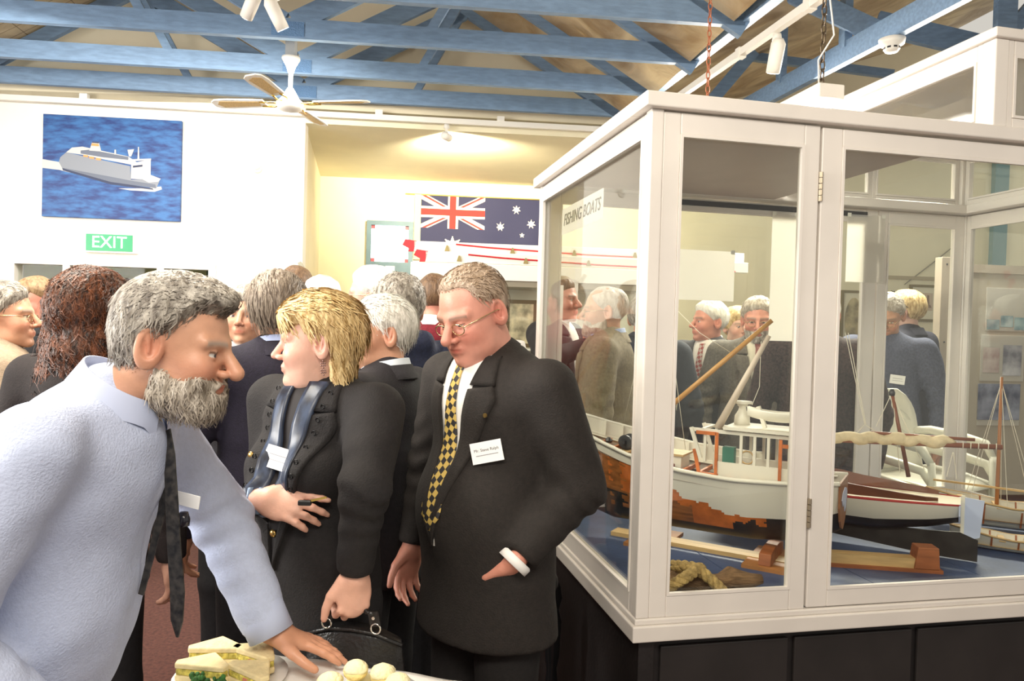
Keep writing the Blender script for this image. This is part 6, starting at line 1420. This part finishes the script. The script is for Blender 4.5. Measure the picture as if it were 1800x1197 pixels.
# scarf, buttons, earring, keys and bag of the blonde woman
sc_m = mat('scarf_velvet', (0.008, 0.010, 0.020), 0.35, col2=(0.05, 0.07, 0.12), vs=40, stretch=(1, 1, 0.3))
for sd in (1, -1):
    wo['strip']('scarf', [(sd * 0.070, 1.475), (sd * 0.062, 1.40), (sd * 0.052, 1.28), (sd * 0.040, 1.16)], [(sd * 0.022, 1.475), (sd * 0.020, 1.40), (sd * 0.010, 1.28), (sd * 0.004, 1.16)], 0.014, sc_m, th_=0.010)
st = mat('scarf_stripe', (0.16, 0.22, 0.32), 0.4)
for k in range(4):
    y0 = -0.036 + k * 0.020; wo['strip']('scarf_stripe', [(y0 + 0.008, 1.225), (y0 + 0.008, 1.15)], [(y0, 1.225), (y0, 1.15)], 0.018, st, nu=3, nv_=6, th_=0.004)
gold = mat('gold_button', (0.55, 0.36, 0.12), 0.3, 0.9)
for y_, z_ in ((-0.085, 1.29), (0.0, 1.11)):
    q = wo['proj'](np.array([[y_, z_]]), 0.008)[0]; MB().lathe([(0.009, -0.003), (0.010, 0), (0.005, 0.003)], 10, 0, Matrix.Translation(wo['fin'](q[None])[0]) @ Matrix.Rotation(R(90), 4, 'Y')).build('button', gold, wo['e'], True)
for k in range(9):
    z_ = 1.45 - k * 0.032
    for sd in (1, -1):
        q = wo['proj'](np.array([[sd * (0.088 - 0.004 * k), z_]]), 0.011)[0]; c_ = Vector(wo['fin'](q[None])[0])
        MB().tube([c_ + Vector((0, 0.006 * math.cos(t), 0.006 * math.sin(t))) for t in [i * math.pi / 4 for i in range(8)]], 0.0014, 5, 0, True).build('eyelet', mat('eyelet_black', (0.005, 0.005, 0.006), 0.2, 0.6), wo['e'], True)
B = MB(); H_ = wo['H']
for k in range(7):
    for j in (-1, 0, 1):
        if abs(j) <= (k % 3): B.lathe([(0.0015, -0.0022), (0.0026, 0), (0.0015, 0.0022)], 6, 0, Matrix.Translation(H_((-0.018 + j * 0.005, 0.088, -0.046 - k * 0.0062))))
B.build('earring', mat('earring_stones', (0.30, 0.18, 0.16), 0.2, 0.5), wo['e'], True)
kp = at(538, 884, 1.66); ky = empty('car_key', kp, 0, 'key on a black fob held by the blonde woman', 'key')
MB().box((-0.018, -0.006, -0.006), (0.012, 0.006, 0.006)).build('fob', mat('fob_black', (0.015, 0.015, 0.015), 0.3), ky, bevel=0.003)
MB().box((0.012, -0.001, 0.0), (0.048, 0.001, 0.005), 0, Matrix.Rotation(R(-14), 4, 'Y')).build('blade', brass, ky)
hb = at(624, 1110, 1.755); bag = empty('handbag', (hb.x, hb.y, at(622, 1215, 1.755).z), R(-12), 'black leather handbag with chrome rings hanging from the blonde woman\'s hand', 'handbag')
lea = mat('black_leather', (0.013, 0.012, 0.012), 0.28, bump=0.2, bs=120); chrome = mat('chrome', (0.75, 0.73, 0.68), 0.15, 1.0); bz_ = at(622, 1105, 1.755).z - bag.location.z
rows = []
for i in range(9):
    t = i / 8; z_ = bz_ * t; hw_ = 0.135 - 0.02 * t; dp = 0.05 * (1 - t) + 0.012
    rows.append([Vector((hw_ * math.cos(a) * (1 if abs(math.cos(a)) < .9 else 1.02), dp * math.sin(a), z_ - 0.012 * math.cos(2 * a) * t)) for a in [2 * math.pi * k / 28 for k in range(28)]])
MB().grid([[Vector((0, 0, 0))] * 28] + rows + [[Vector((0, 0, bz_ - 0.01))] * 28], 0, True).build('body', lea, bag, True)
MB().tube([(-0.125, -0.015, bz_ - 0.02), (-0.06, -0.02, bz_ + 0.002), (0.0, -0.021, bz_ + 0.006), (0.06, -0.02, bz_ + 0.002), (0.125, -0.015, bz_ - 0.02)], 0.005, 8).build('piping', lea, bag, True)
ht = at(622, 1052, 1.74).z - bag.location.z
for sd in (-1, 1):
    MB().tube([(sd * 0.062 + 0.012 * math.cos(t), -0.024, bz_ + 0.016 + 0.012 * math.sin(t)) for t in [i * math.pi / 7 for i in range(14)]], 0.0025, 6, 0, True).build('ring', chrome, bag, True)
    MB().bar((sd * 0.062, -0.024, bz_ + 0.022), (sd * 0.054, -0.022, bz_ + 0.055), 0.026, 0.004, up=(0, 1, 0)).build('strap_tab', lea, bag)
    MB().lathe([(0.005, 0), (0.004, 0.003)], 8, 0, Matrix.Translation((sd * 0.057, -0.026, bz_ + 0.042)) @ Matrix.Rotation(R(90), 4, 'X')).build('stud', chrome, bag)
MB().tube([(-0.054, -0.022, bz_ + 0.05), (-0.035, -0.015, ht - 0.03), (-0.01, -0.01, ht), (0.012, -0.01, ht), (0.036, -0.015, ht - 0.03), (0.054, -0.022, bz_ + 0.05)], 0.006, 8).build('handle', lea, bag, True)
# lapel pin on the charcoal suit
q = mm['proj'](np.array([[0.115, 1.335]]), 0.018)[0]
MB().lathe([(0.006, -0.002), (0.006, 0.002)], 10, 0, Matrix.Translation(mm['fin'](q[None])[0]) @ Matrix.Rotation(R(90), 4, 'Y')).build('lapel_pin', gold, mm['e'])
# camera, sheet of paper, sunglasses
sh, E, W2, a = pcam['arms'][1]; cpos = pcam['e'].matrix_basis @ Vector(pcam['fin']((W2 + np.array([0.06, 0.03, 0.07]))[None])[0])
cm_ = empty('camera_body', cpos, R(-70), 'small black camera held up by the dark-haired person', 'camera')
MB().box((-0.03, -0.06, -0.04), (0.03, 0.06, 0.04)).build('body', mat('camera_black', (0.015, 0.015, 0.016), 0.4), cm_, bevel=0.006)
MB().lathe([(0.03, 0), (0.03, 0.05), (0.024, 0.055)], 14, 0, Matrix.Translation((0.03, 0, 0)) @ Matrix.Rotation(R(90), 4, 'Y')).build('lens', chrome, cm_, True)
p0 = at(958, 500, 3.5); sh_ = empty('printed_sheet', at(972, 645, 3.52), R(8), 'long white printed sheet held up beside the glass case', 'paper')
hgt = p0.z - sh_.location.z
MB().box((-0.035, 0, 0), (0.04, 0.0015, hgt)).build('sheet', paper, sh_)
for k in range(5): MB().box((-0.012, -0.001, hgt * (0.1 + 0.19 * k)), (0.016, 0, hgt * (0.13 + 0.19 * k))).build('printed_block', mat('faint_ink', (0.30, 0.30, 0.32), 0.8), sh_)
B = MB(); H_ = psun['H']
for sd in (1, -1):
    B.prism([H_((0.070 + 0.006 * math.cos(t), sd * 0.034 + 0.026 * math.cos(t), 0.112 + 0.018 * math.sin(t))) for t in [i * math.pi / 6 for i in range(12)]], (0, 0, 0.003)); B.tube([H_((0.062, sd * 0.066, 0.112)), H_((0.0, sd * 0.096, 0.06)), H_((-0.04, sd * 0.096, 0.02))], 0.002, 6)
B.tube([H_((0.072, -0.012, 0.114)), H_((0.074, 0, 0.117)), H_((0.072, 0.012, 0.114))], 0.002, 6); B.build('sunglasses', mat('sunglass_dark', (0.02, 0.03, 0.05), 0.1), psun['e'])
